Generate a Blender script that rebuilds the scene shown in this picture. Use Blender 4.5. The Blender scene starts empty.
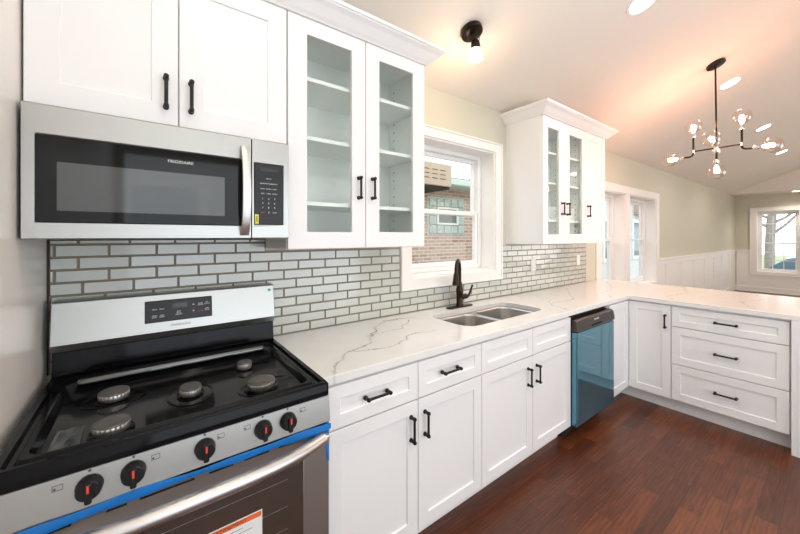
import bpy, bmesh, math, random
from mathutils import Vector, Matrix
random.seed(7)
SC = bpy.context.scene
COL = SC.collection
R = math.radians

# ------------------------------------------------------------ camera, world, lights, exposure
FPX = 336.42
cd = bpy.data.cameras.new('camera'); cam = bpy.data.objects.new('camera', cd); COL.objects.link(cam)
cd.sensor_fit = 'HORIZONTAL'; cd.sensor_width = 36.0; cd.lens = 36.0*FPX/800.0
cd.shift_x = 0.0; cd.shift_y = -(267.0-236.25)/800.0
cd.clip_start = 0.02; cd.clip_end = 300
cam.location = (0, -1.7734, 1.4245); cam.rotation_euler = (R(90), 0, -R(37.069))
SC.camera = cam

w = bpy.data.worlds.new('overcast_sky'); SC.world = w; w.use_nodes = True
bg = w.node_tree.nodes['Background']; bg.inputs[0].default_value = (0.90, 0.96, 1.0, 1); bg.inputs[1].default_value = 2.0

SC.view_settings.view_transform = 'Standard'; SC.view_settings.look = 'None'
SC.view_settings.exposure = 0.50; SC.view_settings.gamma = 1.0
SC.view_settings.use_curve_mapping = False
SC.cycles.max_bounces = 10; SC.cycles.diffuse_bounces = 5; SC.cycles.glossy_bounces = 5
SC.cycles.transparent_max_bounces = 16; SC.cycles.transmission_bounces = 6
SC.cycles.sample_clamp_indirect = 6.0; SC.cycles.caustics_reflective = False; SC.cycles.caustics_refractive = False

def area(name, loc, rot, sx, sy, power, col, spread=180):
    l = bpy.data.lights.new(name, 'AREA'); l.shape = 'RECTANGLE'; l.size = sx; l.size_y = sy; l.energy = power; l.color = col
    l.spread = R(spread)
    o = bpy.data.objects.new(name, l); COL.objects.link(o); o.location = loc; o.rotation_euler = rot
    return o
def point(name, loc, power, col, rad=0.03):
    l = bpy.data.lights.new(name, 'POINT'); l.energy = power; l.color = col; l.shadow_soft_size = rad
    o = bpy.data.objects.new(name, l); COL.objects.link(o); o.location = loc
    return o
COOL = (0.80, 0.90, 1.0); WARM = (1.0, 0.74, 0.52)
# added area fills before the solid wall behind the camera, no windows there
area('fill_behind_kitchen', (1.6, -4.10, 1.30), (R(90), 0, 0), 3.6, 2.2, 50, COOL)
area('fill_behind_dining', (5.9, -4.10, 1.45), (R(90), 0, 0), 2.6, 1.7, 34, (1.0, 0.94, 0.88))
area('fill_behind_living', (9.6, -4.10, 1.45), (R(90), 0, 0), 2.6, 1.7, 34, (1.0, 0.94, 0.88))
# added fill spot, aimed up to bounce off the ceiling behind the camera
fl = bpy.data.lights.new('bounced_fill', 'SPOT'); fl.energy = 130; fl.color = (0.84, 0.92, 1.0); fl.spot_size = R(140); fl.spot_blend = 0.8; fl.shadow_soft_size = 0.12
flo = bpy.data.objects.new('bounced_fill', fl); COL.objects.link(flo); flo.location = (0.6, -2.9, 1.7); flo.rotation_euler = (R(180-12), 0, 0)

# ------------------------------------------------------------ helpers
def tag(o, label=None, cat=None, group=None, kind=None):
    if label: o['label'] = label
    if cat: o['category'] = cat
    if group: o['group'] = group
    if kind: o['kind'] = kind
    return o

class MB:
    def __init__(s): s.v = []; s.f = []
    def add(s, vs, fs):
        n = len(s.v); s.v += [tuple(x) for x in vs]; s.f += [tuple(n+i for i in f) for f in fs]; return s
    def box(s, a, b, fr=None):
        x0, y0, z0 = [min(p, q) for p, q in zip(a, b)]; x1, y1, z1 = [max(p, q) for p, q in zip(a, b)]
        vs = [(x0,y0,z0),(x1,y0,z0),(x1,y1,z0),(x0,y1,z0),(x0,y0,z1),(x1,y0,z1),(x1,y1,z1),(x0,y1,z1)]
        if fr: vs = [fr(*p) for p in vs]
        return s.add(vs, [(0,3,2,1),(4,5,6,7),(0,1,5,4),(1,2,6,5),(2,3,7,6),(3,0,4,7)])
    def loops(s, rings, cap0=True, cap1=True, closed=False):
        n = len(rings[0]); vs = [p for r in rings for p in r]; fs = []
        m = len(rings)
        for i in range(m if closed else m-1):
            a = i*n; b = ((i+1) % m)*n
            for j in range(n): k = (j+1) % n; fs.append((a+j, a+k, b+k, b+j))
        if not closed:
            if cap0: fs.append(tuple(range(n-1, -1, -1)))
            if cap1: fs.append(tuple((m-1)*n+j for j in range(n)))
        return s.add(vs, fs)
    def tube(s, pts, r, n=12, caps=True):
        pts = [Vector(p) for p in pts]; rs = r if isinstance(r, (list, tuple)) else [r]*len(pts)
        rings = []; up = None
        for i, p in enumerate(pts):
            t = (pts[min(i+1, len(pts)-1)]-pts[max(i-1, 0)])
            t.normalize()
            if up is None:
                up = Vector((0,0,1)) if abs(t.z) < 0.9 else Vector((1,0,0))
            u = (up - t*up.dot(t)).normalized(); v = t.cross(u); up = u
            rings.append([tuple(p + u*(rs[i]*math.cos(a)) + v*(rs[i]*math.sin(a))) for a in [2*math.pi*k/n for k in range(n)]])
        return s.loops(rings, caps, caps)
    def lathe(s, c, prof, n=24, M=None, sx=1, sy=1):
        c = Vector(c); rings = []
        for r, z in prof:
            ring = []
            for k in range(n):
                a = 2*math.pi*k/n; p = Vector((r*sx*math.cos(a), r*sy*math.sin(a), z))
                if M: p = M @ p
                ring.append(tuple(c+p))
            rings.append(ring)
        return s.loops(rings)
    def ring(s, fr, o, i, d0, d1, step=None):
        """rectangular frame in frame fr: o,i = (u0,w0,u1,w1); solid from depth d0 (back) to d1 (front)."""
        def rc(q, d): return [(q[0],q[1],d),(q[2],q[1],d),(q[2],q[3],d),(q[0],q[3],d)]
        rings = [[fr(*p) for p in rc(q, d)] for q, d in ((o,d0),(o,d1),(i,d1),(i,d0))]
        return s.loops(rings, closed=True)
    def build(s, name, mat, parent=None, bevel=0, smooth=False, seg=1, weld=False):
        off = Vector((0,0,0))
        q = parent
        while q: off += q.location; q = q.parent
        me = bpy.data.meshes.new(name); me.from_pydata([Vector(p)-off for p in s.v], [], s.f)
        bm = bmesh.new(); bm.from_mesh(me)
        if weld: bmesh.ops.remove_doubles(bm, verts=bm.verts, dist=1e-5)
        bmesh.ops.recalc_face_normals(bm, faces=bm.faces); bm.to_mesh(me); bm.free()
        if mat: me.materials.append(mat)
        o = bpy.data.objects.new(name, me); COL.objects.link(o)
        if parent: o.parent = parent
        if smooth:
            for p in me.polygons: p.use_smooth = True
            me.set_sharp_from_angle(angle=R(40))
        if bevel:
            m = o.modifiers.new('bevel', 'BEVEL'); m.width = bevel; m.segments = seg; m.limit_method = 'ANGLE'; m.angle_limit = R(50)
        return o

def empty(name, loc, label, cat, group=None):
    o = bpy.data.objects.new(name, None); COL.objects.link(o); o.location = loc; o.empty_display_size = 0.1
    tag(o, label, cat, group)
    return o
def copy_tree(o, parent=None):
    c = o.copy(); COL.objects.link(c); c.parent = parent
    for ch in list(o.children): copy_tree(ch, c)
    return c

def FY(y0):                     # fronts that face -Y: u = X, w = Z, d = outward
    return lambda u, w_, d: (u, y0-d, w_)
def FX(x0):                     # fronts that face -X: u = -Y
    return lambda u, w_, d: (x0-d, -u, w_)
def FZ(z0):
    return lambda u, v, d: (u, v, z0+d)

def text(name, s, size, fr, at, mat, parent, ext=0.0006, align='CENTER', sx=1.0):
    cu = bpy.data.curves.new(name, 'FONT'); cu.body = s; cu.size = size; cu.align_x = align; cu.align_y = 'CENTER'; cu.extrude = ext
    t = bpy.data.objects.new(name, cu)
    me0 = bpy.data.meshes.new_from_object(t)
    off = Vector((0,0,0)); q = parent
    while q: off += q.location; q = q.parent
    for v in me0.vertices:
        v.co = Vector(fr(at[0]+v.co.x*sx, at[1]+v.co.y, at[2]+ext+v.co.z)) - off
    me0.name = name; me0.materials.clear(); me0.materials.append(mat)
    o = bpy.data.objects.new(name, me0); COL.objects.link(o); o.parent = parent
    bpy.data.objects.remove(t)
    return o

# ------------------------------------------------------------ materials
def NT(name):
    m = bpy.data.materials.new(name); m.use_nodes = True
    return m, m.node_tree, m.node_tree.nodes['Principled BSDF']
def pm(name, col, rough=0.5, metal=0.0, spec=0.5, emit=None, es=0, bump=None, var=0.0, vscale=8, coat=0, aniso=0, trans=0, stretch=None):
    m, nt, b = NT(name); N = nt.nodes; L = nt.links
    b.inputs['Base Color'].default_value = (*col, 1); b.inputs['Roughness'].default_value = rough
    b.inputs['Metallic'].default_value = metal; b.inputs['Specular IOR Level'].default_value = spec
    b.inputs['Coat Weight'].default_value = coat; b.inputs['Anisotropic'].default_value = aniso
    b.inputs['Transmission Weight'].default_value = trans
    if emit: b.inputs['Emission Color'].default_value = (*emit, 1); b.inputs['Emission Strength'].default_value = es
    tc = N.new('ShaderNodeTexCoord'); mp = N.new('ShaderNodeMapping'); L.new(tc.outputs['Object'], mp.inputs[0])
    if stretch: mp.inputs['Scale'].default_value = stretch
    no = N.new('ShaderNodeTexNoise'); no.inputs['Scale'].default_value = vscale; no.inputs['Detail'].default_value = 4
    L.new(mp.outputs[0], no.inputs['Vector'])
    if var:
        mx = N.new('ShaderNodeMix'); mx.data_type = 'RGBA'
        mx.inputs[6].default_value = (*[c*(1-var) for c in col], 1); mx.inputs[7].default_value = (*[min(1, c*(1+var)) for c in col], 1)
        L.new(no.outputs['Fac'], mx.inputs[0]); L.new(mx.outputs[2], b.inputs['Base Color'])
    if bump:
        bp = N.new('ShaderNodeBump'); bp.inputs['Strength'].default_value = bump; bp.inputs['Distance'].default_value = 0.002
        L.new(no.outputs['Fac'], bp.inputs['Height']); L.new(bp.outputs[0], b.inputs['Normal'])
    return m
def glassy(name, tint=(1,1,1), rough=0.0, ior=1.45, extra=0.0):
    m = bpy.data.materials.new(name); m.use_nodes = True; nt = m.node_tree; N = nt.nodes; L = nt.links
    N.remove(N['Principled BSDF'])
    t = N.new('ShaderNodeBsdfTransparent'); t.inputs[0].default_value = (*tint, 1)
    g = N.new('ShaderNodeBsdfGlossy'); g.inputs['Roughness'].default_value = rough
    fr = N.new('ShaderNodeFresnel'); fr.inputs[0].default_value = ior
    ad = N.new('ShaderNodeMath'); ad.operation = 'ADD'; ad.use_clamp = True; ad.inputs[1].default_value = extra
    mx = N.new('ShaderNodeMixShader'); L.new(fr.outputs[0], ad.inputs[0])
    ge = N.new('ShaderNodeNewGeometry'); iv = N.new('ShaderNodeMath'); iv.operation = 'SUBTRACT'; iv.inputs[0].default_value = 1; L.new(ge.outputs['Backfacing'], iv.inputs[1])
    ml = N.new('ShaderNodeMath'); ml.operation = 'MULTIPLY'; L.new(ad.outputs[0], ml.inputs[0]); L.new(iv.outputs[0], ml.inputs[1]); L.new(ml.outputs[0], mx.inputs[0]); L.new(t.outputs[0], mx.inputs[1]); L.new(g.outputs[0], mx.inputs[2])
    L.new(mx.outputs[0], N['Material Output'].inputs[0])
    return m

M = {}
M['cab'] = pm('white_cabinet_paint', (0.86, 0.86, 0.86), 0.38)
M['cabin'] = pm('white_cabinet_interior', (0.92, 0.94, 0.92), 0.5)
M['trim'] = pm('white_trim_paint', (0.86, 0.84, 0.81), 0.4)
M['wallp'] = pm('greige_wall_paint', (0.60, 0.58, 0.48), 0.75, bump=0.06, vscale=160, var=0.012)
M['wallleft'] = pm('satin_wall_paint', (0.92, 0.89, 0.84), 0.30, bump=0.03, vscale=5)
M['ceil'] = pm('ceiling_paint', (0.80, 0.74, 0.67), 0.85, bump=0.05, vscale=140)
M['vinyl'] = pm('white_window_vinyl', (0.84, 0.84, 0.83), 0.35)
M['handle'] = pm('matte_black_metal', (0.018, 0.018, 0.018), 0.42, 0.6)
M['bronze'] = pm('dark_bronze_metal', (0.035, 0.024, 0.018), 0.3, 0.85)
M['black'] = pm('black_enamel', (0.004, 0.004, 0.005), 0.09, 0, 0.16)
M['blackg'] = pm('dark_door_glass', (0.008, 0.009, 0.009), 0.05, 0, 0.24)
M['oveng'] = pm('oven_door_glass', (0.035, 0.022, 0.014), 0.04, 0, 1.0, coat=1.0)
M['disp'] = pm('unlit_display', (0.035, 0.037, 0.037), 0.15, 0, 0.4)
M['rail'] = pm('glossy_black_rail', (0.02, 0.02, 0.02), 0.12, 0, 1.0, coat=1.0)
M['plastic'] = pm('black_plastic', (0.014, 0.015, 0.016), 0.30, 0, 0.3)
M['grey'] = pm('grey_display_window', (0.20, 0.22, 0.22), 0.10, 0.2)
M['burner'] = pm('burner_cap_enamel', (0.12, 0.112, 0.105), 0.36, 0.3, var=0.2, vscale=40)
M['alu'] = pm('burner_aluminium', (0.62, 0.60, 0.57), 0.35, 0.9, var=0.1, vscale=40)
M['steel'] = pm('brushed_stainless_steel', (0.43, 0.43, 0.41), 0.34, 0.9, var=0.04, vscale=6, stretch=(1, 1, 90), aniso=0.4)
M['steelh'] = pm('satin_steel_handle', (0.60, 0.58, 0.56), 0.36, 1.0)
M['sinks'] = pm('sink_steel', (0.58, 0.57, 0.55), 0.30, 1.0, var=0.05, vscale=30)
M['red'] = pm('red_marking', (0.80, 0.06, 0.03), 0.5)
M['ora'] = pm('orange_label_print', (0.85, 0.16, 0.03), 0.5)
M['paper'] = pm('white_label_paper', (0.82, 0.83, 0.82), 0.6)
M['ink'] = pm('dark_ink', (0.05, 0.05, 0.05), 0.6)
M['whiteink'] = pm('white_print', (0.75, 0.76, 0.76), 0.5)
M['yellow'] = pm('yellow_sticker', (0.85, 0.75, 0.03), 0.5)
M['green'] = pm('green_sticker', (0.05, 0.45, 0.25), 0.5)
M['tape'] = pm('blue_protective_tape', (0.012, 0.18, 0.55), 0.30, 0, 0.5, var=0.25, vscale=12)
M['film'] = pm('blue_film_over_steel', (0.13, 0.33, 0.44), 0.07, 0.8, 0.6, bump=0.04, vscale=7)
M['dwtop'] = pm('dark_stainless_panel', (0.075, 0.064, 0.056), 0.32, 0.8)
M['outlet'] = pm('white_outlet_plastic', (0.85, 0.83, 0.80), 0.35)
M['glass'] = glassy('window_glass', (0.97, 0.985, 0.985), 0.0, 1.45)
M['cglass'] = glassy('cabinet_glass', (0.965, 0.985, 0.975), 0.0, 1.35)
M['globe'] = glassy('clear_bulb_glass', (1.0, 0.93, 0.89), 0.06, 1.5, 0.17)
M['bag'] = glassy('clear_plastic_film', (0.72, 0.76, 0.78), 0.25, 1.6, 0.10)
M['fil'] = pm('glowing_filament', (1, 0.8, 0.6), 0.5, emit=(1.0, 0.80, 0.60), es=30)
M['canled'] = pm('ceiling_light_lens', (1, 0.95, 0.9), 0.5, emit=(1.0, 0.90, 0.80), es=9)
M['shade'] = pm('frosted_glass_shade', (1, 0.97, 0.93), 0.5, emit=(1.0, 0.93, 0.82), es=7)
M['chrome'] = pm('polished_nickel', (0.80, 0.76, 0.70), 0.15, 1.0)
M['grout'] = pm('taupe_grout', (0.36, 0.31, 0.24), 0.8, var=0.15, vscale=60)
M['bark'] = pm('tree_bark', (0.30, 0.26, 0.23), 0.9, var=0.3, vscale=9, bump=0.5)
M['grass'] = pm('winter_lawn', (0.30, 0.32, 0.20), 0.95, var=0.3, vscale=2)
M['snowroad'] = pm('pale_pavement', (0.48, 0.48, 0.48), 0.9, var=0.1, vscale=2)
M['carp'] = pm('pale_blue_car_paint', (0.62, 0.72, 0.80), 0.2, 0.1, coat=0.5)
M['tyre'] = pm('tyre_rubber', (0.03, 0.03, 0.03), 0.8)
M['carg'] = pm('car_window_glass', (0.10, 0.16, 0.20), 0.05)
M['siding'] = pm('pale_siding', (0.66, 0.68, 0.68), 0.7, var=0.05)
M['dark'] = pm('dark_void', (0.01, 0.01, 0.01), 0.9)
M['bxt'] = pm('tan_painted_metal', (0.50, 0.38, 0.28), 0.6, var=0.1)
M['gutter'] = pm('pale_green_gutter', (0.55, 0.62, 0.56), 0.5)
M['shingle'] = pm('grey_shingles', (0.22, 0.21, 0.21), 0.9, var=0.2, vscale=20)
M['gblock'] = pm('glass_block', (0.46, 0.54, 0.50), 0.08, 0.1, 0.8, var=0.7, vscale=22, coat=0.5)
M['doorw'] = pm('brown_door_wood', (0.11, 0.06, 0.035), 0.4, var=0.2, vscale=4, stretch=(1, 1, 8))

# tile: satin glass with dark mirror-like bevels (second material on the bevel faces)
M['tile'] = pm('grey_green_glass_tile', (0.55, 0.58, 0.54), 0.14, 0.0, 0.7, var=0.06, vscale=3, coat=0.4)
M['tilebev'] = pm('tile_bevel', (0.36, 0.32, 0.25), 0.22, 0.3, 0.7)

# floor: strips of dark red-brown hardwood
def floor_mat():
    m, nt, b = NT('dark_hardwood_planks'); N = nt.nodes; L = nt.links
    tc = N.new('ShaderNodeTexCoord')
    br = N.new('ShaderNodeTexBrick'); br.offset = 0.37; br.offset_frequency = 2; br.squash = 1
    br.inputs['Scale'].default_value = 1; br.inputs['Brick Width'].default_value = 0.62; br.inputs['Row Height'].default_value = 0.083
    br.inputs['Mortar Size'].default_value = 0.0011; br.inputs['Mortar Smooth'].default_value = 0.2
    br.inputs['Color1'].default_value = (0.0, 0.0, 0.0, 1); br.inputs['Color2'].default_value = (1, 1, 1, 1); br.inputs['Mortar'].default_value = (0.5, 0.5, 0.5, 1)
    L.new(tc.outputs['Object'], br.inputs[0])
    mp = N.new('ShaderNodeMapping'); mp.inputs['Scale'].default_value = (1.6, 15, 1); L.new(tc.outputs['Object'], mp.inputs[0])
    # offset the grain per plank
    sc = N.new('ShaderNodeVectorMath'); sc.operation = 'SCALE'; sc.inputs['Scale'].default_value = 17.0; L.new(br.outputs['Color'], sc.inputs[0])
    ad = N.new('ShaderNodeVectorMath'); ad.operation = 'ADD'; L.new(mp.outputs[0], ad.inputs[0]); L.new(sc.outputs[0], ad.inputs[1])
    no = N.new('ShaderNodeTexNoise'); no.inputs['Scale'].default_value = 2.2; no.inputs['Detail'].default_value = 8; no.inputs['Roughness'].default_value = 0.62; no.inputs['Distortion'].default_value = 1.6
    L.new(ad.outputs[0], no.inputs['Vector'])
    wv = N.new('ShaderNodeTexWave'); wv.wave_type = 'BANDS'; wv.bands_direction = 'Y'; wv.inputs['Scale'].default_value = 1.1; wv.inputs['Distortion'].default_value = 9; wv.inputs['Detail'].default_value = 2; wv.inputs['Detail Scale'].default_value = 0.6
    L.new(ad.outputs[0], wv.inputs['Vector'])
    mm = N.new('ShaderNodeMath'); mm.operation = 'MULTIPLY_ADD'; mm.inputs[1].default_value = 0.08; L.new(wv.outputs['Fac'], mm.inputs[0])
    m2 = N.new('ShaderNodeMath'); m2.operation = 'MULTIPLY'; m2.inputs[1].default_value = 0.78; L.new(no.outputs['Fac'], m2.inputs[0]); L.new(m2.outputs[0], mm.inputs[2])
    sp = N.new('ShaderNodeSeparateColor'); L.new(br.outputs['Color'], sp.inputs[0])
    m3 = N.new('ShaderNodeMath'); m3.operation = 'MULTIPLY_ADD'; m3.inputs[1].default_value = 0.24; L.new(sp.outputs[0], m3.inputs[0]); L.new(mm.outputs[0], m3.inputs[2])
    cr = N.new('ShaderNodeValToRGB'); e = cr.color_ramp.elements
    e[0].position = 0.27; e[0].color = (0.030, 0.009, 0.0045, 1); e[1].position = 0.86; e[1].color = (0.23, 0.068, 0.023, 1)
    x = cr.color_ramp.elements.new(0.55); x.color = (0.105, 0.028, 0.009, 1)
    L.new(m3.outputs[0], cr.inputs[0])
    mx = N.new('ShaderNodeMix'); mx.data_type = 'RGBA'; mx.inputs[7].default_value = (0.02, 0.007, 0.004, 1)
    L.new(br.outputs['Fac'], mx.inputs[0]); L.new(cr.outputs[0], mx.inputs[6]); L.new(mx.outputs[2], b.inputs['Base Color'])
    b.inputs['Roughness'].default_value = 0.36; b.inputs['Coat Weight'].default_value = 0.05; b.inputs['Coat Roughness'].default_value = 0.22
    bp = N.new('ShaderNodeBump'); bp.inputs['Strength'].default_value = 0.12; bp.inputs['Distance'].default_value = 0.001
    L.new(mm.outputs[0], bp.inputs['Height']); L.new(bp.outputs[0], b.inputs['Normal'])
    return m
M['floor'] = floor_mat()

def brick_mat():
    m, nt, b = NT('reddish_brick_wall'); N = nt.nodes; L = nt.links
    tc = N.new('ShaderNodeTexCoord'); sp = N.new('ShaderNodeSeparateXYZ'); cb = N.new('ShaderNodeCombineXYZ')
    L.new(tc.outputs['Object'], sp.inputs[0]); L.new(sp.outputs[0], cb.inputs[0]); L.new(sp.outputs[2], cb.inputs[1])
    br = N.new('ShaderNodeTexBrick'); br.inputs['Scale'].default_value = 1; br.inputs['Brick Width'].default_value = 0.21; br.inputs['Row Height'].default_value = 0.066
    br.inputs['Mortar Size'].default_value = 0.009; br.inputs['Color1'].default_value = (0.42, 0.22, 0.16, 1); br.inputs['Color2'].default_value = (0.56, 0.40, 0.31, 1)
    br.inputs['Mortar'].default_value = (0.62, 0.58, 0.52, 1)
    L.new(cb.outputs[0], br.inputs[0]); L.new(br.outputs['Color'], b.inputs['Base Color']); b.inputs['Roughness'].default_value = 0.9
    return m
M['brick'] = brick_mat()

# white quartz with grey veins: distance to a few wandering polylines, wobbled by noise
def quartz():
    m, nt, b = NT('white_quartz_with_grey_veins'); N = nt.nodes; L = nt.links
    tc = N.new('ShaderNodeTexCoord'); geo = N.new('ShaderNodeNewGeometry')
    P0 = geo.outputs['Position']
    fl = N.new('ShaderNodeVectorMath'); fl.operation = 'MULTIPLY'; fl.inputs[1].default_value = (1, 1, 0); L.new(P0, fl.inputs[0])
    n1 = N.new('ShaderNodeTexNoise'); n1.inputs['Scale'].default_value = 9; n1.inputs['Detail'].default_value = 7; n1.inputs['Roughness'].default_value = 0.62; L.new(fl.outputs[0], n1.inputs['Vector'])
    sb = N.new('ShaderNodeVectorMath'); sb.operation = 'SUBTRACT'; sb.inputs[1].default_value = (0.5, 0.5, 0.5); L.new(n1.outputs['Color'], sb.inputs[0])
    ss = N.new('ShaderNodeVectorMath'); ss.operation = 'MULTIPLY'; ss.inputs[1].default_value = (0.11, 0.11, 0); L.new(sb.outputs[0], ss.inputs[0])
    q = N.new('ShaderNodeVectorMath'); q.operation = 'ADD'; L.new(fl.outputs[0], q.inputs[0]); L.new(ss.outputs[0], q.inputs[1])
    def chain(pts):
        cur = None
        for a, c in zip(pts[:-1], pts[1:]):
            A = Vector((*a, 0)); B = Vector((*c, 0)); D = B-A; n2 = D.length_squared
            pa = N.new('ShaderNodeVectorMath'); pa.operation = 'SUBTRACT'; pa.inputs[1].default_value = A; L.new(q.outputs[0], pa.inputs[0])
            dt = N.new('ShaderNodeVectorMath'); dt.operation = 'DOT_PRODUCT'; dt.inputs[1].default_value = D/n2; L.new(pa.outputs[0], dt.inputs[0])
            cl = N.new('ShaderNodeClamp'); L.new(dt.outputs['Value'], cl.inputs[0])
            sc = N.new('ShaderNodeVectorMath'); sc.operation = 'SCALE'; sc.inputs[0].default_value = D; L.new(cl.outputs[0], sc.inputs['Scale'])
            d = N.new('ShaderNodeVectorMath'); d.operation = 'DISTANCE'; L.new(pa.outputs[0], d.inputs[0]); L.new(sc.outputs[0], d.inputs[1])
            if cur is None: cur = d.outputs['Value']
            else:
                mi = N.new('ShaderNodeMath'); mi.operation = 'MINIMUM'; L.new(cur, mi.inputs[0]); L.new(d.outputs['Value'], mi.inputs[1]); cur = mi.outputs[0]
        return cur
    main = [[(0.53,-0.68),(0.60,-0.56),(0.71,-0.45),(0.86,-0.40),(0.93,-0.30),(1.02,-0.20),(1.16,-0.09),(1.35,-0.13)],
            [(0.71,-0.45),(0.80,-0.47),(0.95,-0.49),(1.12,-0.40),(1.26,-0.44)],
            [(0.93,-0.30),(1.14,-0.28),(1.30,-0.16)]]
    thin = [[(2.32,-0.62),(2.45,-0.42),(2.62,-0.33),(2.7,-0.10)],[(2.45,-0.42),(2.75,-0.45),(3.0,-0.30),(3.3,-0.12)],
            [(3.36,-0.98),(3.55,-0.86),(3.9,-0.92),(4.3,-0.80)],[(3.40,-1.40),(3.7,-1.28),(4.05,-1.40),(4.34,-1.25)],[(3.1,-0.6),(3.3,-0.45),(3.7,-0.38),(4.1,-0.18)]]
    def fac(ds, wid, amt):
        cur = None
        for d in ds:
            mr = N.new('ShaderNodeMapRange'); mr.inputs['From Min'].default_value = 0.0; mr.inputs['From Max'].default_value = wid
            mr.inputs['To Min'].default_value = amt; mr.inputs['To Max'].default_value = 0; L.new(d, mr.inputs[0])
            if cur is None: cur = mr.outputs[0]
            else:
                mi = N.new('ShaderNodeMath'); mi.operation = 'MAXIMUM'; L.new(cur, mi.inputs[0]); L.new(mr.outputs[0], mi.inputs[1]); cur = mi.outputs[0]
        return cur
    dm = [chain(p) for p in main]; dn = [chain(p) for p in thin]
    f1 = fac([dm[0]], 0.010, 1.0); f1b = fac(dm[1:], 0.0065, 0.85); f2 = fac(dn, 0.0065, 0.75); f3 = fac([dm[0]], 0.05, 0.12)
    mxs = f1
    for f in (f1b, f2, f3):
        mi = N.new('ShaderNodeMath'); mi.operation = 'MAXIMUM'; L.new(mxs, mi.inputs[0]); L.new(f, mi.inputs[1]); mxs = mi.outputs[0]
    n2 = N.new('ShaderNodeTexNoise'); n2.inputs['Scale'].default_value = 7; n2.inputs['Detail'].default_value = 3; L.new(fl.outputs[0], n2.inputs['Vector'])
    mr = N.new('ShaderNodeMapRange'); mr.inputs['From Min'].default_value = 0.35; mr.inputs['From Max'].default_value = 0.6; mr.inputs['To Min'].default_value = 0.35; L.new(n2.outputs['Fac'], mr.inputs[0])
    ml = N.new('ShaderNodeMath'); ml.operation = 'MULTIPLY'; L.new(mxs, ml.inputs[0]); L.new(mr.outputs[0], ml.inputs[1])
    base = N.new('ShaderNodeMix'); base.data_type = 'RGBA'; base.inputs[6].default_value = (0.80, 0.79, 0.765, 1); base.inputs[7].default_value = (0.86, 0.86, 0.85, 1); L.new(n2.outputs['Fac'], base.inputs[0])
    mx = N.new('ShaderNodeMix'); mx.data_type = 'RGBA'; mx.inputs[7].default_value = (0.24, 0.24, 0.25, 1)
    L.new(ml.outputs[0], mx.inputs[0]); L.new(base.outputs[2], mx.inputs[6]); L.new(mx.outputs[2], b.inputs['Base Color'])
    b.inputs['Roughness'].default_value = 0.16; b.inputs['Specular IOR Level'].default_value = 0.5
    return m
M['quartz'] = quartz()

# ------------------------------------------------------------ structure
XL, XR, YF = -0.29, 12.5, -4.2
ZW, SL = 2.48, 0.40
YR = YF/2; ZR = ZW - SL*YR
def struct(mb, name, mat, **k):
    o = mb.build(name, mat, **k); o['kind'] = 'structure'; return o
struct(MB().box((XL-0.2, YF-0.2, -0.12), (XR+0.2, 0.2, 0.0)), 'floor', M['floor'])
# sloped ceiling (two slopes meeting at a ridge), stops at the gable
XG = 11.75
def prism_yz(mb, pts, x0, x1):
    mb.loops([[(x0, y, z) for y, z in pts], [(x1, y, z) for y, z in pts]])
cm = MB()
prism_yz(cm, [(0.2, ZW-SL*0.2), (0.2, ZW-SL*0.2+0.15), (YR, ZR+0.15), (YF-0.2, ZW-SL*0.2+0.15), (YF-0.2, ZW-SL*0.2), (YR, ZR)], XL-0.2, XG+0.15)
struct(cm, 'ceiling', M['ceil'])
struct(MB().box((XG+0.1, YF-0.2, 2.47), (XR+0.2, 0.2, 2.6)), 'ceiling', M['ceil'])
g = MB(); prism_yz(g, [(0.0, 2.471), (0.0, ZW), (YR, ZR), (YF, ZW), (YF, 2.471)], XG, XG+0.1)
struct(g, 'wall_gable', M['ceil'])

def wall(name, fr, us, ws, holes, th, mat):
    """wall slab in frame fr with rectangular holes (u0,w0,u1,w1)"""
    U = sorted(set([us[0], us[1]]+[h[0] for h in holes]+[h[2] for h in holes]))
    W = sorted(set([ws[0], ws[1]]+[h[1] for h in holes]+[h[3] for h in holes]))
    mb = MB()
    inh = lambda u, w_: any(h[0] < u < h[2] and h[1] < w_ < h[3] for h in holes)
    for i in range(len(U)-1):
        runs = []
        for j in range(len(W)-1):
            if not inh((U[i]+U[i+1])/2, (W[j]+W[j+1])/2):
                if runs and abs(runs[-1][1]-W[j]) < 1e-6: runs[-1][1] = W[j+1]
                else: runs.append([W[j], W[j+1]])
        for a, b_ in runs: mb.box((U[i], a, -th), (U[i+1], b_, 0), fr)
    return struct(mb, name, mat)
W1 = (1.426, 1.14, 2.33, 2.125)            # sink window opening
W2 = (4.36, 0.72, 5.10, 1.99); W3 = (5.22, 0.72, 6.30, 1.99)
W4 = (0.40, 0.52, 1.12, 2.06)              # far window (u = -Y)
W5 = (1.42, 0.52, 2.14, 2.06)
wall('wall_back', FY(0), (XL-0.2, XR+0.2), (0, 2.6), [W1, W2, W3], 0.22, M['wallp'])
wall('wall_right', FX(XR), (-0.2, -YF+0.2), (0, 2.47), [W4, W5], 0.22, M['wallp'])
lw = MB(); prism_yz(lw, [(0.0, 0.0), (0.0, ZW), (YR, ZR), (YF, ZW), (YF, 0)], XL-0.15, XL)
struct(lw, 'wall_left', M['wallleft'])
struct(MB().box((XL-0.2, YF, 0), (XR+0.2, YF-0.15, 2.6)), 'wall_front', M['wallp'])
# a brown door and white casing in the wall behind the camera (seen only as a reflection)
dr = struct(MB().box((-0.15, YF+0.01, 0.01), (0.55, YF+0.05, 2.05)), 'door_1', M['doorw'])
MB().ring(FY(YF+0.05), (-0.27, 0.0, 0.67, 2.17), (-0.15, 0.0001, 0.55, 2.05), 0.05, -0.02).build('door_frame', M['trim'], dr)

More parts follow.
